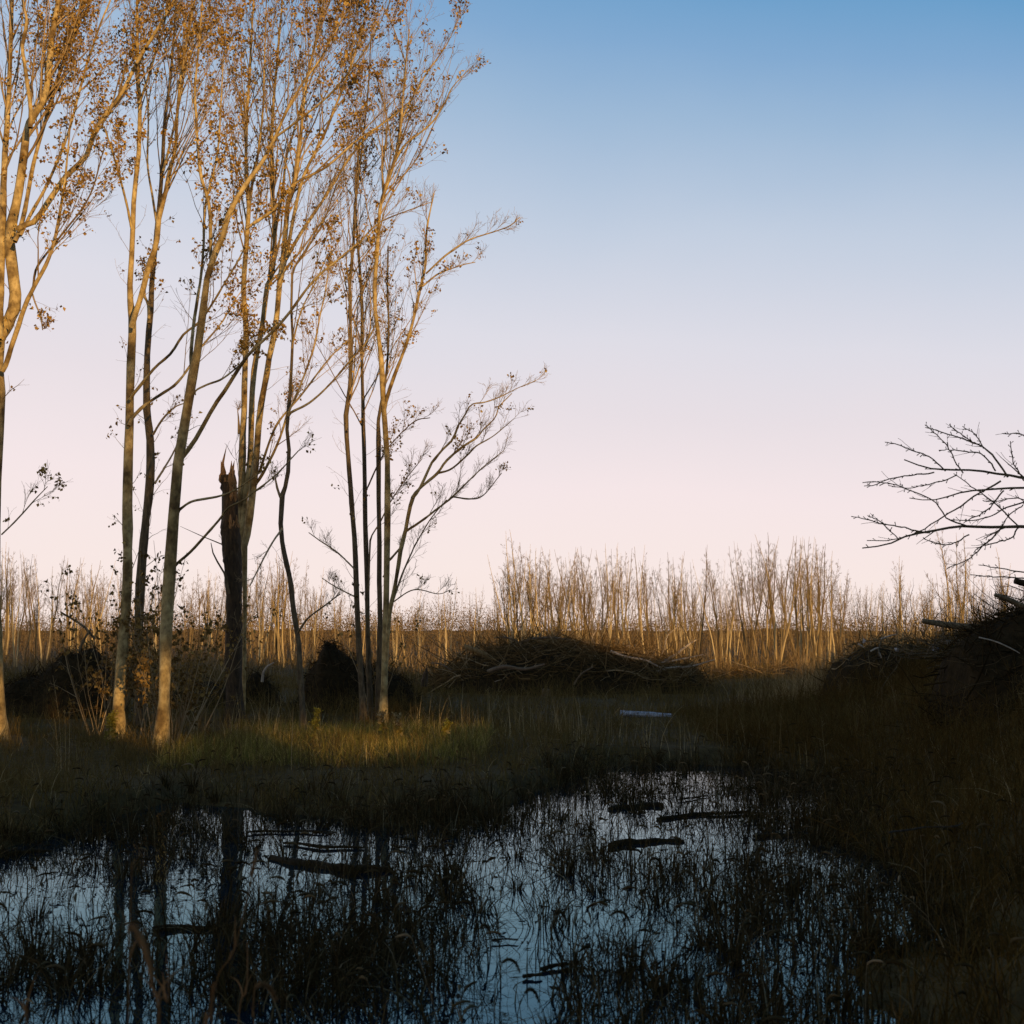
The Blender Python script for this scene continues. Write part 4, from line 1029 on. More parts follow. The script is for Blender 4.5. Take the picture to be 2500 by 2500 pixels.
# tangle of dead brush on the bank behind it
def tangle(label, x, y, d, n, L, sx, name='dead_brush'):
    b = at(x, y, d); b[2] = gh(b[0], b[1])
    root = empty(name, b)
    tag(root, label, 'brush')
    P = np.empty((n, 7, 3))
    p = b + rng.normal(size=(n, 3)) * np.array([sx, .4, .05]) + (0, 0, .2)
    dd = norm(rng.normal(size=(n, 3)) * (1.0, .6, .3) + (0, 0, .5))
    for k in range(7):
        P[:, k] = p
        dd = norm(dd + rng.normal(size=(n, 3)) * .2)
        p = p + dd * L / 6
    R = .008 * rng.uniform(.5, 1.3, n)[:, None] * (1 - .7 * np.linspace(0, 1, 7))[None]
    A, Ra = grow(P, R, 5, .2, 1, .4, 1, .3, .1, .6, 5, .02, .2, rmin=.002)
    build('twigs', tubes(P, R, 4) + tubes(A, Ra, 3), M['bark_dark'], root)['kind'] = 'stuff'
tangle('dark tangle of dead brush behind the thick bank log', 2310, 1560, 21.5, 34, 1.1, .5)
tangle('dark brush under the fallen tree branches at the right edge', 2440, 1540, 18.5, 30, 1.0, .5)

# ------------------------------------------------------------------ the far treeline
def far_proto(h, lead, seed_name, density=1.0):
    root = empty(seed_name, (0, 0, 0))
    n = lead
    K = 12
    P = np.empty((n, K, 3))
    az = rng.random(n) * 6.283
    sp = rng.uniform(.06, .20, n) if n > 1 else np.array([.03])
    d = norm(np.stack([np.cos(az) * sp, np.sin(az) * sp, np.ones(n)], 1))
    p = np.stack([np.cos(az) * .12 * (n > 1), np.sin(az) * .12 * (n > 1), np.full(n, -.2)], 1)
    L = h * rng.uniform(.8, 1.0, n); L[0] = h
    for k in range(K):
        P[:, k] = p
        d = norm(d + rng.normal(size=(n, 3)) * (.05, .05, 0) + (0, 0, .05))
        p = p + d * (L / (K - 1))[:, None]
    R = (.0120 * L)[:, None] * rng.uniform(.6, 1.1, n)[:, None] * (1 - .92 * np.linspace(0, 1, K) ** .8)[None]
    D, Rd = grow(P, R, 2, .30, .62, .22, .55, .66, .2, .55, 10, .10, .06, (0, 0, .05), rmin=.008, taper=.9)
    build('trunk', tubes(P, R, 6) + tubes(D, Rd, 5), M['far_bark'], root)
    m1 = max(7, int(14 * density))
    A0, Ra0 = grow(P, R, m1, .45, .92, .45, .9, .22, .12, .34, 6, .08, .08, (0, 0, .05), rmin=.005)
    A1, Ra1 = grow(D, Rd, m1, .25, .90, .45, .9, .30, .10, .38, 6, .08, .08, (0, 0, .05), rmin=.005)
    A = np.concatenate([A0, A1]); Ra = np.concatenate([Ra0, Ra1])
    Bq, Rb = grow(A, Ra, 5, .12, .85, .35, .8, .50, .05, .5, 5, .07, .10, (0, 0, .05), rmin=.0044)
    Cq, Rc = grow(Bq, Rb, 4, .12, .85, .35, .8, .5, .04, .7, 4, .05, .12, (0, 0, .03), rmin=.0034)
    build('crown', tubes(A, Ra, 4) + tubes(Bq, Rb, 3) + tubes(Cq, Rc, 3), M['far_twig'], root)
    return root, h
protos = [far_proto(h, l, 'bare_tree', dn) for h, l, dn in [(9, 1, 1.0), (10, 2, .8), (8.5, 3, .6), (11, 1, 1.1), (9.5, 2, .8), (7.5, 2, .8), (10.5, 3, .55), (8, 1, 1.1), (9, 4, .5), (6.5, 1, 1.0)]]
used = set()
def put(pi, x, ytop, d, label, group):
    pr, h = protos[pi]
    b = at(x, 1540, d)
    zb = float(gh(b[0], d))
    ztop = at(x, ytop, d)[2]
    s = (ztop - zb) / h
    sxy = s * rng.uniform(.85, 1.15)
    if pi not in used:
        used.add(pi)
        o = pr
        o.location = (float(b[0]), float(d), zb); o.rotation_euler = (0, 0, rng.random() * 6.283); o.scale = (sxy, sxy, s)
    else:
        o = copy_tree(pr, (b[0], d, zb), rng.random() * 6.283, (sxy, sxy, s))
    tag(o, label, 'tree', group)
G = 'bare trees of the far treeline'
# trees that stand out
SPEC = [(1262, 1288, 76, 1, 'tall forked bare tree above the left shoulder of the brush pile'), (1285, 1283, 78, 3, 'tallest straight bare tree above the left shoulder of the brush pile'),
        (1236, 1350, 76, 7, 'thin bare tree just left of the tall pair behind the brush pile'), (1707, 1322, 70, 0, 'straight pale bare tree at the right tail of the brush pile'),
        (2330, 1262, 62, 4, 'dark two-stemmed bare tree behind the fallen branches on the right'), (2356, 1290, 62, 7, 'crooked bare tree right of the dark two-stemmed one'),
        (2474, 1325, 62, 3, 'bare tree nearest the right edge, behind the bank heap'), (2190, 1345, 88, 4, 'lone bare tree rising in the low gap left of the fallen branches'),
        (92, 1400, 52, 5, 'crooked sunlit bare tree left of the black mound'), (60, 1460, 50, 9, 'small sunlit bare tree near the left edge tree')]
for x, yt, d, pi, lab in SPEC:
    put(pi, x, yt, d, lab, G)
TOPX = [-80, 0, 60, 150, 260, 330, 420, 520, 600, 680, 760, 830, 900, 980, 1060, 1130, 1200, 1240, 1290, 1330, 1400, 1480, 1560, 1650, 1690, 1740, 1800, 1860, 1920, 2000, 2060, 2110, 2180, 2260, 2330, 2420, 2520, 2600]
TOPY = [1340, 1345, 1330, 1350, 1370, 1400, 1390, 1400, 1400, 1345, 1390, 1440, 1470, 1460, 1430, 1410, 1450, 1380, 1320, 1350, 1345, 1340, 1335, 1350, 1390, 1330, 1335, 1305, 1310, 1320, 1390, 1430, 1410, 1430, 1370, 1380, 1380, 1380]
ZONES = [(300, 'in the treeline left of the sunlit trunk'), (730, 'in the treeline between the central trunks'), (1050, 'in the treeline behind the four-stemmed clump'),
         (1220, 'in the thicket left of the brush pile'), (1700, 'in the treeline behind the wide brush pile'), (2060, 'in the treeline right of the brush pile'), (9999, 'in the treeline behind the debris heap')]
FT = []
for i in range(255):
    x = rng.uniform(-70, 2570)
    d = 56 + 40 * rng.random() ** 1.2
    top = np.interp(x, TOPX, TOPY)
    yt = top + abs(rng.normal()) * 34 + (rng.random() < .3) * rng.uniform(20, 110) - 26
    yt = min(yt, 1485)
    FT.append((x, yt, d, int(rng.integers(0, 10))))
FT.sort()
STEMS = ['single-stemmed', 'two-stemmed', 'three-stemmed', 'single-stemmed', 'two-stemmed', 'two-stemmed', 'three-stemmed', 'single-stemmed', 'four-stemmed', 'single-stemmed']
cnt = {}
for x, yt, d, pi in FT:
    lab = next(l for lim, l in ZONES if x < lim)
    size = 'tall' if yt < 1390 else ('middling' if yt < 1450 else 'low')
    pre = f'{size} {STEMS[pi]} bare tree'
    cnt[(pre, lab)] = cnt.get((pre, lab), 0) + 1
seen = {}
ORD = ['first', 'second', 'third', 'fourth', 'fifth', 'sixth', 'seventh', 'eighth', 'ninth', 'tenth', 'eleventh', 'twelfth']
for x, yt, d, pi in FT:
    lab = next(l for lim, l in ZONES if x < lim)
    size = 'tall' if yt < 1390 else ('middling' if yt < 1450 else 'low')
    pre = f'{size} {STEMS[pi]} bare tree'
    k = seen[(pre, lab)] = seen.get((pre, lab), 0) + 1
    suf = {1: 'st', 2: 'nd', 3: 'rd', 21: 'st', 22: 'nd', 23: 'rd'}.get(k, 'th')
    put(pi, x, yt, d, f'{pre} {lab}' + (f', {k}{suf} such from left' if cnt[(pre, lab)] > 1 else ''), G)

# thicket of thin stems under and behind them, a mass nobody could count
def thicket(n, d0, d1, h0, h1, r, xs=(-120, 2620), m=4, mat='brush', name='thicket', lab='', tops=True, wide=0, rm=.005):
    d = rng.uniform(d0, d1, n)
    x = rng.uniform(xs[0], xs[1], n)
    X = (x - 1250) / FPX * d
    z = gh(X, d)
    h = rng.uniform(h0, h1, n)
    if tops:
        top = np.interp(x, TOPX, TOPY) + 25
        h = np.minimum(h, (1540 - top) / FPX * d + EYE)
    P = np.empty((n, 5, 3))
    p = np.stack([X, d, z - .1], 1)
    dd = norm(rng.normal(size=(n, 3)) * (.14, .14, 0) + (0, 0, 1))
    for k in range(5):
        P[:, k] = p
        dd = norm(dd + rng.normal(size=(n, 3)) * .06)
        p = p + dd * (h / 4)[:, None]
    R = r * (h / h1)[:, None] * rng.uniform(.5, 1.2, n)[:, None] * (1 - .8 * np.linspace(0, 1, 5))[None] + .004
    rn = rng.random(n)
    A, Ra = grow(P, R, m, .12, .98, .35, 1.0, .42, .2, .6, 4, .04, .16, (0, 0, .04), rmin=rm)
    o = build(name, tubes(P, R, 3, rnd=rn) + tubes(A, Ra, 3, rnd=np.repeat(rn, m)), M[mat])
    tag(o, lab, 'thicket', kind='stuff')
thicket(1900, 62, 112, .5, 2.6, .011, m=5, name='undergrowth', lab='reddish brown sunlit undergrowth along the foot of the far treeline', wide=1, rm=.004)
thicket(560, 100, 165, 2.5, 7.5, .020, m=8, mat='far_twig', name='distant_wood', lab='dense pale wood behind the far treeline', wide=1, rm=.006)
thicket(700, 165, 330, 2.5, 6.0, .04, m=7, mat='far_twig', name='distant_wood', lab='faint wood closing the horizon behind everything', wide=1, rm=.016)
def far_scrub():
    n = 60000
    d = rng.uniform(94, 150, n)
    x = rng.uniform(-.40, .40, n) * d
    top = np.clip(2.0 + 1.0 * fnoise(x, d * .5, .35) + .6 * fnoise(x, d, 1.3), .5, 4.2)
    z = 1.15 * top * rng.random(n) ** 1.05
    o = build('scrub', [leaves(np.stack([x, d, z], 1), .13, droop=-.3)], M['scrub'], smooth=False)
    tag(o, 'low rusty leafy scrub between the trunks of the far treeline', 'scrub', kind='stuff')
def horizon_wood():
    n = 60000
    d = rng.uniform(150, 250, n)
    x = rng.uniform(-.40, .40, n) * d
    top = np.clip(3.6 + 2.0 * fnoise(x, d * .3, .16) + 1.4 * fnoise(x, d, .6), 1.2, 9)
    z = top * rng.random(n) ** 1.1
    o = build('distant_wood', [leaves(np.stack([x, d, z], 1), .19, droop=-.6)], M['scrub'], smooth=False)
    tag(o, 'brown band of distant wood on the horizon', 'wood', kind='stuff')
horizon_wood()
far_scrub()
thicket(1100, 40, 60, .4, 1.2, .008, m=4, name='undergrowth', lab='brown brush on the open ground before the far treeline', tops=False, wide=1)

# ------------------------------------------------------------------ grass, weeds, pond plants
def px_of(x, y, z=0.0):
    f = y * math.cos(PITCH) + (z - EYE) * math.sin(PITCH)
    u = -y * math.sin(PITCH) + (z - EYE) * math.cos(PITCH)
    return 1250 + x / f * FPX, 1250 - u / f * FPX

def scatter(n, x0, x1, y0, y1):
    x = rng.uniform(x0, x1, n); y = rng.uniform(y0, y1, n)
    return x, y

def in_view(x, y, pad=150):
    px, py = px_of(x, y)
    return (px > -pad) & (px < 2500 + pad)

# weeds on the far bank and the meadow
def tufted(x, y, nb, h, w, spread=.5, jit=.05, K=4):
    n = len(x)
    X = np.repeat(x, nb) + rng.normal(size=n * nb) * jit
    Y = np.repeat(y, nb) + rng.normal(size=n * nb) * jit
    H = np.repeat(h, nb) * rng.uniform(.45, 1.15, n * nb)
    return blades(np.stack([X, Y, gh(X, Y) - .02], 1), H, w * rng.uniform(.5, 1.4, n * nb), np.abs(rng.normal(size=n * nb)) * spread + .08, K=K)
def forbs(x, y, h, r=.0035, m=4):
    n = len(x)
    P = np.empty((n, 5, 3))
    p = np.stack([x, y, gh(x, y) - .02], 1)
    d = norm(rng.normal(size=(n, 3)) * (.16, .16, 0) + (0, 0, 1))
    for k in range(5):
        P[:, k] = p
        d = norm(d + rng.normal(size=(n, 3)) * .1)
        p = p + d * (h / 4)[:, None]
    R = np.full((n, 1), r) * (1 - .6 * np.linspace(0, 1, 5))[None]
    A, Ra = grow(P, R, m, .3, 1, .4, 1.1, .3, .04, .7, 3, .03, .2, rmin=.0022)
    rn = rng.random(n)
    return tubes(P, R, 3, rnd=rn) + tubes(A, Ra, 3, rnd=np.repeat(rn, m))
def weeds():
    parts = []
    for n, nb, y0, y1, h0, h1, w, jit in [(8200, 8, 10.5, 24, .12, .46, .0085, .06), (5600, 8, 22, 48, .16, .48, .013, .12), (2000, 7, 44, 75, .3, .8, .022, .2)]:
        y = rng.uniform(y0, y1, n)
        x = rng.uniform(-1.08, 1.08, n) * y * .364
        q = pond_in(x, y)
        ok = q < -.05 + .3 * rng.random(n)
        ok &= (fnoise(x, y, 1.3) + 1.1 * rng.random(n)) > 0
        x, y = x[ok], y[ok]
        h = rng.uniform(h0, h1, len(x)) * np.clip(.8 + .55 * fnoise(x, y, .9) + .25 * fnoise(x, y, 2.7), .3, 1.7)
        h = np.where((pond_in(x, y) > -1.4) & (y < 24), h * .8, h)
        h = np.where((y < 23) & (x < 0.5), np.minimum(h, .36), h)
        h = np.where((np.abs(x - 2.3) < .5) & (y > 22) & (y < 24.9), h * .62, h)
        parts.append(tufted(x, y, nb, h, w, .85, jit))
    for n, y0, y1, h0, h1, r in [(3000, 12, 24, .2, .62, .0028), (2400, 22, 50, .3, .85, .005)]:
        y = rng.uniform(y0, y1, n)
        x = rng.uniform(-1.08, 1.08, n) * y * .364
        ok = (pond_in(x, y) < -.2) & (fnoise(x, y, .7) > -.1) & ~((np.abs(x - 2.3) < .5) & (y > 21.5) & (y < 25))
        x, y = x[ok], y[ok]
        h = rng.uniform(h0, h1, len(x))
        h = np.where((y < 23) & (x < 0.5), np.minimum(h, .46), h)
        parts += forbs(x, y, h, r)
    cx = rng.uniform(-.36, .36, 90); cy = rng.uniform(17.5, 36, 90)
    cx = cx * cy
    ok = (pond_in(cx, cy) < -.8) & ((cx > -.2) | (cy > 23.5)) & (np.abs(cx - 2.3) > .7)
    cx, cy = cx[ok], cy[ok]
    m_ = 22
    X_ = np.repeat(cx, m_) + rng.normal(size=len(cx) * m_) * .35; Y_ = np.repeat(cy, m_) + rng.normal(size=len(cx) * m_) * .3
    parts += forbs(X_, Y_, np.repeat(rng.uniform(.35, .75, len(cx)), m_) * rng.uniform(.5, 1.1, len(X_)), .0035, 6)
    o = build('weeds', parts, M['weed'])
    tag(o, 'dark brown dead weeds covering the bank beyond the pond', 'weeds', kind='stuff')
weeds()
def bank_weeds():
    n = 11000
    y = rng.uniform(3.8, 26, n)
    x = np.interp(y, RY, RX) + rng.uniform(-.9, 5.5, n)
    ok = (x / y < .40) & (pond_in(x, y) < .12)
    x, y = x[ok], y[ok]
    h = np.clip(rng.uniform(.12, .5, len(x)) * (.8 + .5 * fnoise(x, y, 1.1) + .3 * fnoise(x, y, 3.1)), .08, .75)
    parts = [tufted(x, y, 7, h, .0085, .85, .07)]
    n = 2600
    y = rng.uniform(4.5, 25, n)
    x = np.interp(y, RY, RX) + rng.uniform(0, 5.5, n)
    ok = (x / y < .40)
    parts += forbs(x[ok], y[ok], rng.uniform(.3, .8, ok.sum()), .003, 5)
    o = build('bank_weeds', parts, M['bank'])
    tag(o, 'black tangled weeds over the shaded right bank', 'weeds', kind='stuff')
bank_weeds()

def sunny_grass():
    n = 15000
    c = rng.random((n, 2))
    x = -4.1 + 3.8 * c[:, 0]; y = 16.0 + 5.6 * c[:, 1]
    ok = (fnoise(x, y, 1.5) + .8 * rng.random(n)) > .1
    x, y = x[ok], y[ok]
    z = gh(x, y)
    h = np.clip(rng.uniform(.10, .34, len(x)) * (.9 + .4 * fnoise(x, y, 1.9)), .05, .5)
    o = build('green_grass', [blades(np.stack([x, y, z - .02], 1), h, .009 * rng.uniform(.6, 1.3, len(x)), np.abs(rng.normal(size=len(x))) * .6)], M['green'])
    tag(o, 'patch of green and gold grass catching low sun in front of the clump', 'grass', kind='stuff')
    n = 1500
    x = rng.uniform(-5.2, 3.6, n); y = rng.uniform(15.5, 25, n)
    ok = (fnoise(x, y, .8) > .15) & (pond_in(x, y) < -.2)
    x, y = x[ok], y[ok]
    z = gh(x, y)
    h = rng.uniform(.3, .75, len(x))
    o = build('dry_stalks', [blades(np.stack([x, y, z - .02], 1), h, np.full(len(x), .007), np.abs(rng.normal(size=len(x))) * .3, K=5)], M['straw'])
    tag(o, 'thin straw coloured dry stalks standing in the weeds beyond the pond', 'stalks', kind='stuff')
    # grey misty bush of dry grass right of the sunny heap
    n = 2600
    x = rng.normal(size=n) * .8 + (2060 - 1250) / FPX * 27; y = 27 + rng.normal(size=n) * .6
    z = gh(x, y)
    h = rng.uniform(.4, 1.0, n)
    o = build('dry_grass', [blades(np.stack([x, y, z - .02], 1), h, np.full(n, .006), np.abs(rng.normal(size=n)) * .5, K=5)], M['straw'])
    tag(o, 'pale feathery tuft of dry grass left of the debris heap', 'grass', kind='stuff')
sunny_grass()

# density of pond grass as patches on the water (world coordinates from the photo)
BLOBS = [(150, 2120, 170, 60, .5), (90, 2400, 200, 110, 1.0), (330, 2030, 160, 60, .9), (900, 2330, 190, 160, 1.5), (760, 2420, 160, 90, .9), (1080, 2020, 170, 50, 1.3), (1330, 2050, 120, 60, .5),
         (1450, 2130, 140, 70, .5), (1700, 2200, 200, 130, .7), (1560, 2450, 220, 110, .9), (1880, 2400, 220, 150, 1.2), (1930, 2080, 150, 80, .5), (1500, 1920, 320, 50, .7),
         (700, 2230, 120, 60, .6), (230, 2220, 110, 60, .35), (520, 2330, 150, 80, .55), (380, 2440, 140, 70, .5), (1150, 2200, 120, 60, .55), (560, 2020, 130, 30, .6), (1780, 1990, 200, 60, .6)]
HOLES = [(1260, 2260, 80, 110), (1290, 2440, 90, 70), (180, 2240, 90, 60), (490, 2220, 70, 60), (660, 2130, 80, 60), (480, 1990, 90, 30)]
def pond_density(x, y):
    px, py = px_of(x, y)
    d = .10 + 0 * px
    for cx, cy, sx, sy, a in BLOBS:
        d = d + a * np.exp(-((px - cx) / sx) ** 2 - ((py - cy) / sy) ** 2)
    q = pond_in(x, y)
    d = d + 1.0 * np.exp(-(q / .7) ** 2) * (y > 9) + .5 * np.exp(-((x - np.interp(y, RY, RX)) / .5) ** 2)
    for cx, cy, sx, sy in HOLES:
        d = d * (1 - .85 * np.exp(-((px - cx) / sx) ** 2 - ((py - cy) / sy) ** 2))
    return d * np.clip(.75 + .6 * fnoise(x, y, 2.2), .15, 1.6)

def pond_plants():
    n = 150000
    y = 4.6 + (19 - 4.6) * rng.random(n)
    x = rng.uniform(-1.06, 1.06, n) * y * .364
    q = pond_in(x, y)
    ok = (q > -.25) & (rng.random(n) < pond_density(x, y) * .42)
    x, y = x[ok], y[ok]
    k = len(x)
    z = np.maximum(gh(x, y), -.05)
    h = rng.uniform(.10, .46, k) * (.8 + .3 * fnoise(x, y, 1.4))
    h = np.clip(h, .06, .6)
    lean = np.abs(rng.normal(size=k)) * .75
    broken = rng.random(k) < .2
    lean = np.where(broken, rng.uniform(1.2, 2.6, k), lean)
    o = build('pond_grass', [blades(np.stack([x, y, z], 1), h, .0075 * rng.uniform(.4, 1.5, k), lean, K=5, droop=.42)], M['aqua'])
    tag(o, 'dark tangled grass blades standing in the pond water', 'grass', kind='stuff')
    nt_ = 5200
    ty = 4.8 + 13.5 * rng.random(nt_) ** .8
    tx = rng.uniform(-1.05, 1.05, nt_) * ty * .364
    ok = (pond_in(tx, ty) > -.9) & (rng.random(nt_) < pond_density(tx, ty) * .17 + .008)
    tx, ty = tx[ok], ty[ok]
    m_ = 46
    rad = np.repeat(rng.uniform(.03, .15, len(tx)), m_)
    a_ = rng.random(len(rad)) * 6.283
    rr_ = rad * np.sqrt(rng.random(len(rad)))
    X_ = np.repeat(tx, m_) + np.cos(a_) * rr_; Y_ = np.repeat(ty, m_) + np.sin(a_) * rr_
    H_ = np.repeat(rng.uniform(.10, .40, len(tx)), m_) * rng.uniform(.4, 1.1, len(rad))
    tus = blades(np.stack([X_, Y_, np.maximum(gh(X_, Y_), -.05)], 1), H_, .008 * rng.uniform(.5, 1.4, len(rad)), np.abs(rng.normal(size=len(rad))) * .5 + rr_ * 4, K=5, az=a_, droop=.42)
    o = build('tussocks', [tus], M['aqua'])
    tag(o, 'dense dark tussocks of matted grass breaking the pond surface', 'grass', kind='stuff')
    # nodding foxtails
    n = 9000
    y = 5.2 + 12.5 * rng.random(n)
    x = rng.uniform(-1.03, 1.03, n) * y * .364
    ok = (pond_in(x, y) > -.6) & (rng.random(n) < pond_density(x, y) * .22 + .012)
    x, y = x[ok], y[ok]
    k = len(x)
    z = np.maximum(gh(x, y), -.04)
    h = rng.uniform(.22, .52, k)
    az = rng.random(k) * 6.283
    P = np.empty((k, 7, 3))
    p = np.stack([x, y, z], 1)
    d = norm(np.stack([np.cos(az) * .12, np.sin(az) * .12, np.ones(k)], 1))
    for i in range(7):
        P[:, i] = p
        d = norm(d + np.stack([np.cos(az), np.sin(az), np.zeros(k)], 1) * (.03 + .05 * (i > 4)) + rng.normal(size=(k, 3)) * .05)
        p = p + d * (h / 6)[:, None]
    R = np.full((k, 7), .0016)
    Hh = np.empty((k, 7, 3))
    p = P[:, -1].copy()
    L = rng.uniform(.06, .12, k)
    droop = rng.uniform(.22, .55, k)[:, None]
    for i in range(7):
        Hh[:, i] = p
        d = norm(d + np.stack([np.cos(az), np.sin(az), np.full(k, -.55)], 1) * droop)
        p = p + d * (L / 6)[:, None]
    RH = rng.uniform(.0042, .0068, k)[:, None] * np.array([.35, .9, 1.1, 1.1, 1.0, .75, .25])[None]
    rn = rng.random(k)
    A = blades(np.repeat(P[:, 3], 2, 0), rng.uniform(.10, .26, 2 * k), np.full(2 * k, .008), np.abs(rng.normal(size=2 * k)) * .8 + .5, K=5, droop=.5)
    o = build('foxtail_grass', tubes(P, R, 3, rnd=rn) + tubes(Hh, RH, 6, rnd=rn, rough=.22) + [A], M['fox'])
    tag(o, 'drooping foxtail seed heads scattered over the pond', 'grass', kind='stuff')
    # leaves and chaff floating flat
    n = 5200
    y = 4.8 + 13 * rng.random(n)
    x = rng.uniform(-1.05, 1.05, n) * y * .364
    ok = (pond_in(x, y) > 0) & (rng.random(n) < .15 + .5 * pond_density(x, y))
    x, y = x[ok], y[ok]
    k = len(x)
    a = rng.random(k) * 6.283
    L = rng.uniform(.008, .04, k); W = L * rng.uniform(.15, .5, k)
    c = np.stack([x, y, np.full(k, .004)], 1)
    u = np.stack([np.cos(a), np.sin(a), rng.normal(size=k) * .1], 1); v = np.stack([-np.sin(a), np.cos(a), rng.normal(size=k) * .2], 1)
    V = np.stack([c - u * L[:, None], c + v * W[:, None], c + u * L[:, None], c - v * W[:, None]], 1)
    V[:, :, 2] = np.maximum(V[:, :, 2], .002)
    i = np.arange(k)[:, None] * 4
    o = build('floating_leaves', [(V.reshape(-1, 3), i + np.array([[0, 1, 2, 3]]), np.repeat(rng.random(k), 4))], M['litter'], smooth=False)
    tag(o, 'dark leaves and chaff floating on the pond', 'leaves', kind='stuff')
pond_plants()

# ------------------------------------------------------------------ logs and sticks in the pond
def water_log(label, x0, y0, x1, y1, w, name='floating_log', cat='log', z=.02, bend=.3, stubs=0, mat='wet_wood'):
    a = at_z(x0, y0, z); b = at_z(x1, y1, z)
    n = 14
    t_ = np.linspace(0, 1, n)[:, None]
    P = a * (1 - t_) + b * t_
    dmid = (a[1] + b[1]) / 2
    r = w * dmid / FPX * .5 * .72
    P += np.cumsum(rng.normal(size=(n, 3)), 0) * np.array([.15, .15, .03]) * r * bend
    Ln = np.linalg.norm(b - a)
    u_ = np.linspace(0, 1, n)
    ph = rng.random(3) * 6.283
    P[:, 1] += Ln * .10 * np.sin(u_ * 4.2 + ph[0]) + Ln * .035 * np.sin(u_ * 11 + ph[1])
    P[:, 2] = (z - r * .35 if z < .1 else z) + r * .2 * np.sin(u_ * 5 + ph[2])
    R = r * (1 - .35 * t_[:, 0]) * (1 + .10 * rng.normal(size=n))
    R[0] *= .75; R[-1] *= .7
    root = empty(name, P[0])
    tag(root, label, cat)
    build('stem', tubes(P[None], R[None], 10, rnd=[.4], caps=True, rough=.09), M[mat], root)
    if stubs:
        A, Ra = grow(P[None], R[None], stubs, .1, .9, .6, 1.3, .05, .05, .35, 4, .02, .1, rmin=.003)
        for q in range(len(A)):
            build('branch_stub', tubes(A[q:q + 1], Ra[q:q + 1], 5), M[mat], root)
water_log('thick dark log half sunk in the pond, left of centre', 662, 2092, 960, 2124, 42, stubs=2, bend=.5)
water_log('dark log half sunk in the pond, right of centre', 1488, 2062, 1668, 2046, 24, stubs=2)
water_log('flat dark log near the lower left of the pond', 370, 2268, 565, 2254, 22, bend=.2)
water_log('thin branch floating above the thick left log', 600, 2032, 800, 2026, 8, 'floating_branch', 'branch', stubs=3)
water_log('broken branch lying just behind the thick left log', 690, 2058, 890, 2066, 13, 'floating_branch', 'branch', stubs=4)
water_log('short dark stick in the bright water right of the thick left log', 955, 2060, 1000, 2072, 9, 'floating_branch', 'branch')
water_log('dark chunk of bark in the far bright reach of the pond', 1490, 1972, 1620, 1962, 26, 'floating_bark', 'bark', stubs=5, bend=.8)
water_log('long thin branch trailing right from the bark chunk', 1600, 1992, 1860, 1984, 14, 'floating_branch', 'branch', stubs=8, bend=.8)
water_log('bent stick arching out of the far bright reach', 1655, 1950, 1728, 1942, 7, 'floating_branch', 'branch', stubs=2)
water_log('short straight stick floating in the open water at lower centre', 1200, 2294, 1266, 2292, 7, 'floating_branch', 'branch', bend=.1)
water_log('dark rotten block among the foxtails at bottom centre', 1318, 2360, 1395, 2352, 17, 'floating_bark', 'bark', bend=.4)
water_log('small rotten block just left of the bottom centre one', 1276, 2382, 1322, 2376, 14, 'floating_bark', 'bark', bend=.4)
water_log('dark stick along the far left shore of the pond', -10, 2082, 130, 2074, 16, 'floating_branch', 'branch', stubs=2)
water_log('dark branch lying across the reeds on the right of the pond', 1840, 2042, 1990, 2034, 13, 'floating_branch', 'branch', stubs=3, bend=.8)
water_log('thin stick above the bark chunk near the far right reeds', 1850, 1880, 1985, 1874, 8, 'floating_branch', 'branch', stubs=2)
water_log('long dim branch lying on the black right bank', 2180, 2038, 2340, 2006, 7, 'fallen_branch', 'branch', z=.5, mat='snag_bark', bend=.6)

# ------------------------------------------------------------------ foxtails close to the camera
def near_foxtail(label, base, top, head, d, wst=3.2, whd=16, mat='fox_near'):
    """base/top pixels of the stem, head = pixel polyline of the seed head"""
    b = at(base[0], base[1], d)
    root = empty('foxtail', b)
    tag(root, label, 'foxtail', 'foxtails close to the camera')
    foot = b.copy(); foot[2] = min(b[2], -.02)
    foot = np.array([b[0], b[1], min(b[2] - .3, float(gh(b[0], b[1])))])
    tp = at(top[0], top[1], d)
    mid = (b + tp) / 2 + rng.normal(size=3) * .01
    W = resample(np.array([[*foot, .0022], [*b, .002], [*mid, .0018], [*tp, .0015]]), 16)
    build('stem', tubes(W[None, :, :3], W[None, :, 3], 5), M[mat], root)
    if head:
        H = np.array([at(x, y, d + .02 * i) for i, (x, y) in enumerate(head)])
        rr = whd * d / FPX * .5
        Q = resample(H, 14)
        r = rr * np.sin(np.linspace(.25, 2.95, 14)) ** .6
        Rn = tubes(Q[None], r[None] * .7, 8, rough=.1)
        # bristles
        nb = 420
        i = rng.integers(0, 13, nb)
        f = rng.random(nb)[:, None]
        p = Q[i] * (1 - f) + Q[np.minimum(i + 1, 13)] * f
        dr = norm(rng.normal(size=(nb, 3)))
        tn = norm(Q[np.minimum(i + 1, 13)] - Q[i])
        dr = norm(dr - tn * (dr * tn).sum(1, keepdims=True) * .9 + tn * .5)
        e = p + dr * (rr * rng.uniform(.9, 1.7, nb))[:, None]
        P2 = np.stack([p, (p + e) / 2, e], 1)
        build('seed_head', Rn + tubes(P2, np.full((nb, 3), .0004), 3), M[mat], root)
    for q in (8, 6):
        build('leaf', [blades(W[q:q + 1, :3], np.array([.10]), np.array([.005]), np.array([rng.uniform(.6, 1.2)]), K=6)], M[mat], root)
near_foxtail('large blurred orange foxtail head bending at the lower left', (388, 2560), (372, 2400), [(372, 2400), (366, 2360), (352, 2310), (335, 2275), (322, 2262)], 3.0, whd=20)
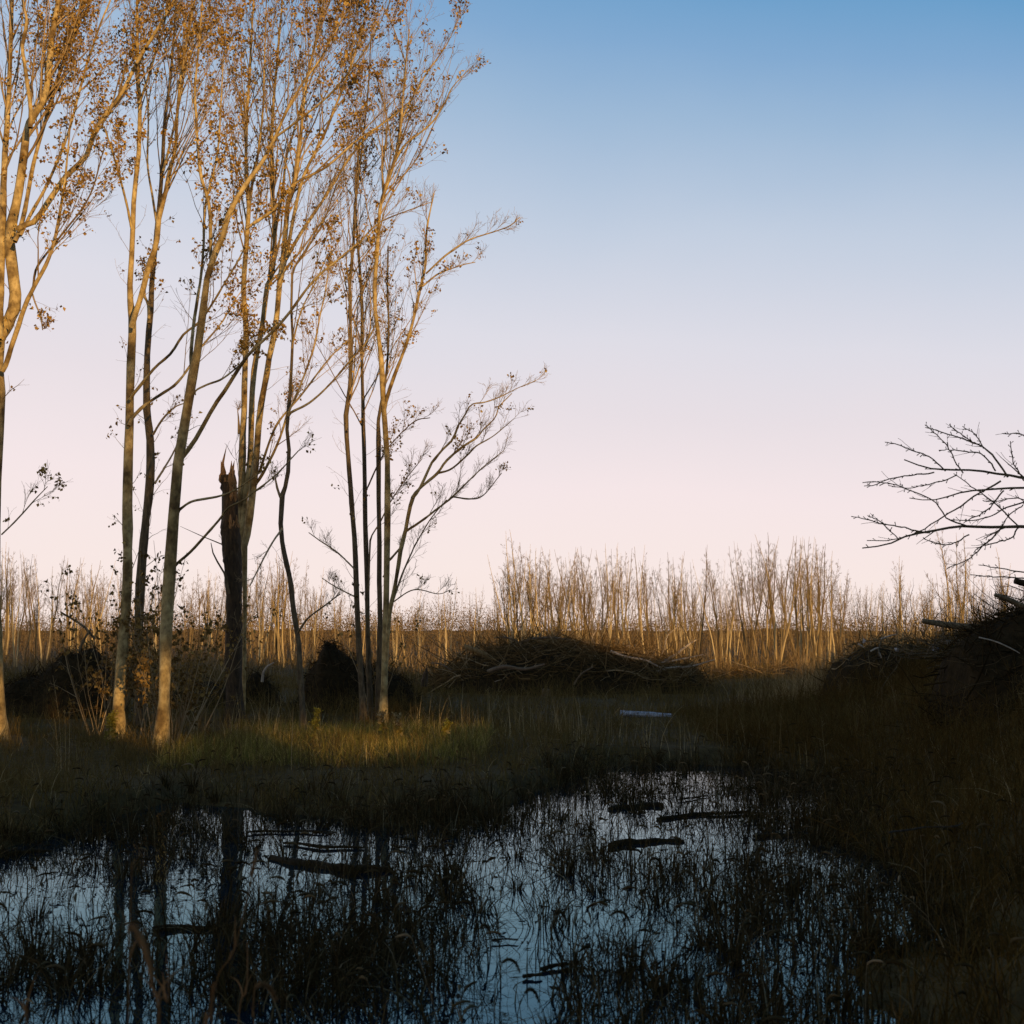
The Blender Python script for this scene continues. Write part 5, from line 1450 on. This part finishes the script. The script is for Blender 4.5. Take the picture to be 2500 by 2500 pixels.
near_foxtail('tall thin blurred stalk with a pale tip left of lower centre', (512, 2520), (625, 2100), [(612, 2140), (622, 2105), (628, 2075)], 3.6, whd=9)
near_foxtail('small blurred foxtail head beside the tall stalk', (505, 2560), (512, 2480), [(512, 2480), (518, 2440), (522, 2400)], 3.2, whd=10)
near_foxtail('blurred foxtail head arching right at the bottom left of centre', (620, 2560), (622, 2412), [(622, 2412), (640, 2402), (662, 2415), (674, 2440)], 3.8, whd=13)
near_foxtail('thin orange stalk without a head at the lower left', (312, 2540), (322, 2105), None, 3.2)
near_foxtail('thin slanting stalk right of the large orange foxtail', (382, 2540), (406, 2330), None, 3.4)
near_foxtail('thin blurred stalk between the large foxtail and lower centre', (580, 2540), (604, 2300), None, 4.0)
near_foxtail('short thin orange stalk in the bottom left corner', (66, 2540), (58, 2440), None, 3.0)
for k, (x, y, dx, lab) in enumerate([(792, 2375, 60, 'grey foxtail arching right in the dark clump at bottom centre'), (640, 2290, 34, 'grey drooping foxtail left of the dark clump'), (1225, 2352, 44, 'dark foxtail arching right over the open water at lower centre'), (1170, 2268, 30, 'dark foxtail over the water above the short floating stick'),
                                      (1280, 2425, 36, 'dark foxtail hanging down at the bottom of the open water'), (1490, 2235, 50, 'dark foxtail with a broad arch right of the open water'), (1350, 2235, 34, 'dark foxtail leaning up right beside the open water'), (1585, 2105, 34, 'dark foxtail arching in front of the right log'), (1660, 2135, 40, 'dark foxtail right of the right log')]):
    d = EYE * FPX / (y + 110 - 1540)
    near_foxtail(lab, (x - dx * .4, y + 95), (x, y), [(x, y), (x + dx * .35, y - 10), (x + dx * .75, y - 2), (x + dx, y + 22)], d, whd=9, mat='fox')

# ------------------------------------------------------------------ goldenrods in the sun patch
def goldenrod(label, x, y, d, h, mat='goldenrod', n=60):
    b = at(x, y, d); b[2] = gh(b[0], b[1])
    root = empty('goldenrod', b)
    tag(root, label, 'wildflower', 'goldenrods on the far bank')
    top = b + np.array([rng.normal() * .05, 0, h])
    W = resample(np.array([[*b, .005], [*((b + top) / 2 + rng.normal(size=3) * .02), .004], [*top, .002]]), 12)
    build('stem', tubes(W[None, :, :3], W[None, :, 3], 5), M['green'], root)
    A, Ra = grow(W[None, :, :3], W[None, :, 3], 16, .55, 1, .5, 1.0, .15, .05, .5, 5, -.02, .12, rmin=.0015)
    pts = (A[:, 1:]).reshape(-1, 3)
    pts = np.repeat(pts, 4, 0) + rng.normal(size=(len(pts) * 4, 3)) * .012
    o = build('flower_plume', tubes(A, Ra, 3) + [leaves(pts, .028, droop=-.2)], M[mat], root, smooth=False)
    o['kind'] = 'stuff'
    lv = W[rng.integers(2, 9, 30), :3]
    build('leaf', [leaves(lv, .075, droop=.1)], M['green'], root, smooth=False)['kind'] = 'stuff'
goldenrod('yellow goldenrod at the foot of the pale sunlit trunk', 258, 1838, 18.6, .42)
goldenrod('small yellow goldenrod beside the one at the pale sunlit trunk', 272, 1832, 18.7, .34)
goldenrod('upright yellow goldenrod beside the slender curved tree', 765, 1812, 19.2, .45)
goldenrod('brown seedy goldenrod in front of the clump', 932, 1820, 18.9, .40, 'straw')
goldenrod('brown seedy goldenrod right of the one in front of the clump', 966, 1824, 18.8, .38, 'straw')
goldenrod('low yellow goldenrod at the right end of the sunny grass', 1075, 1836, 18.2, .34)
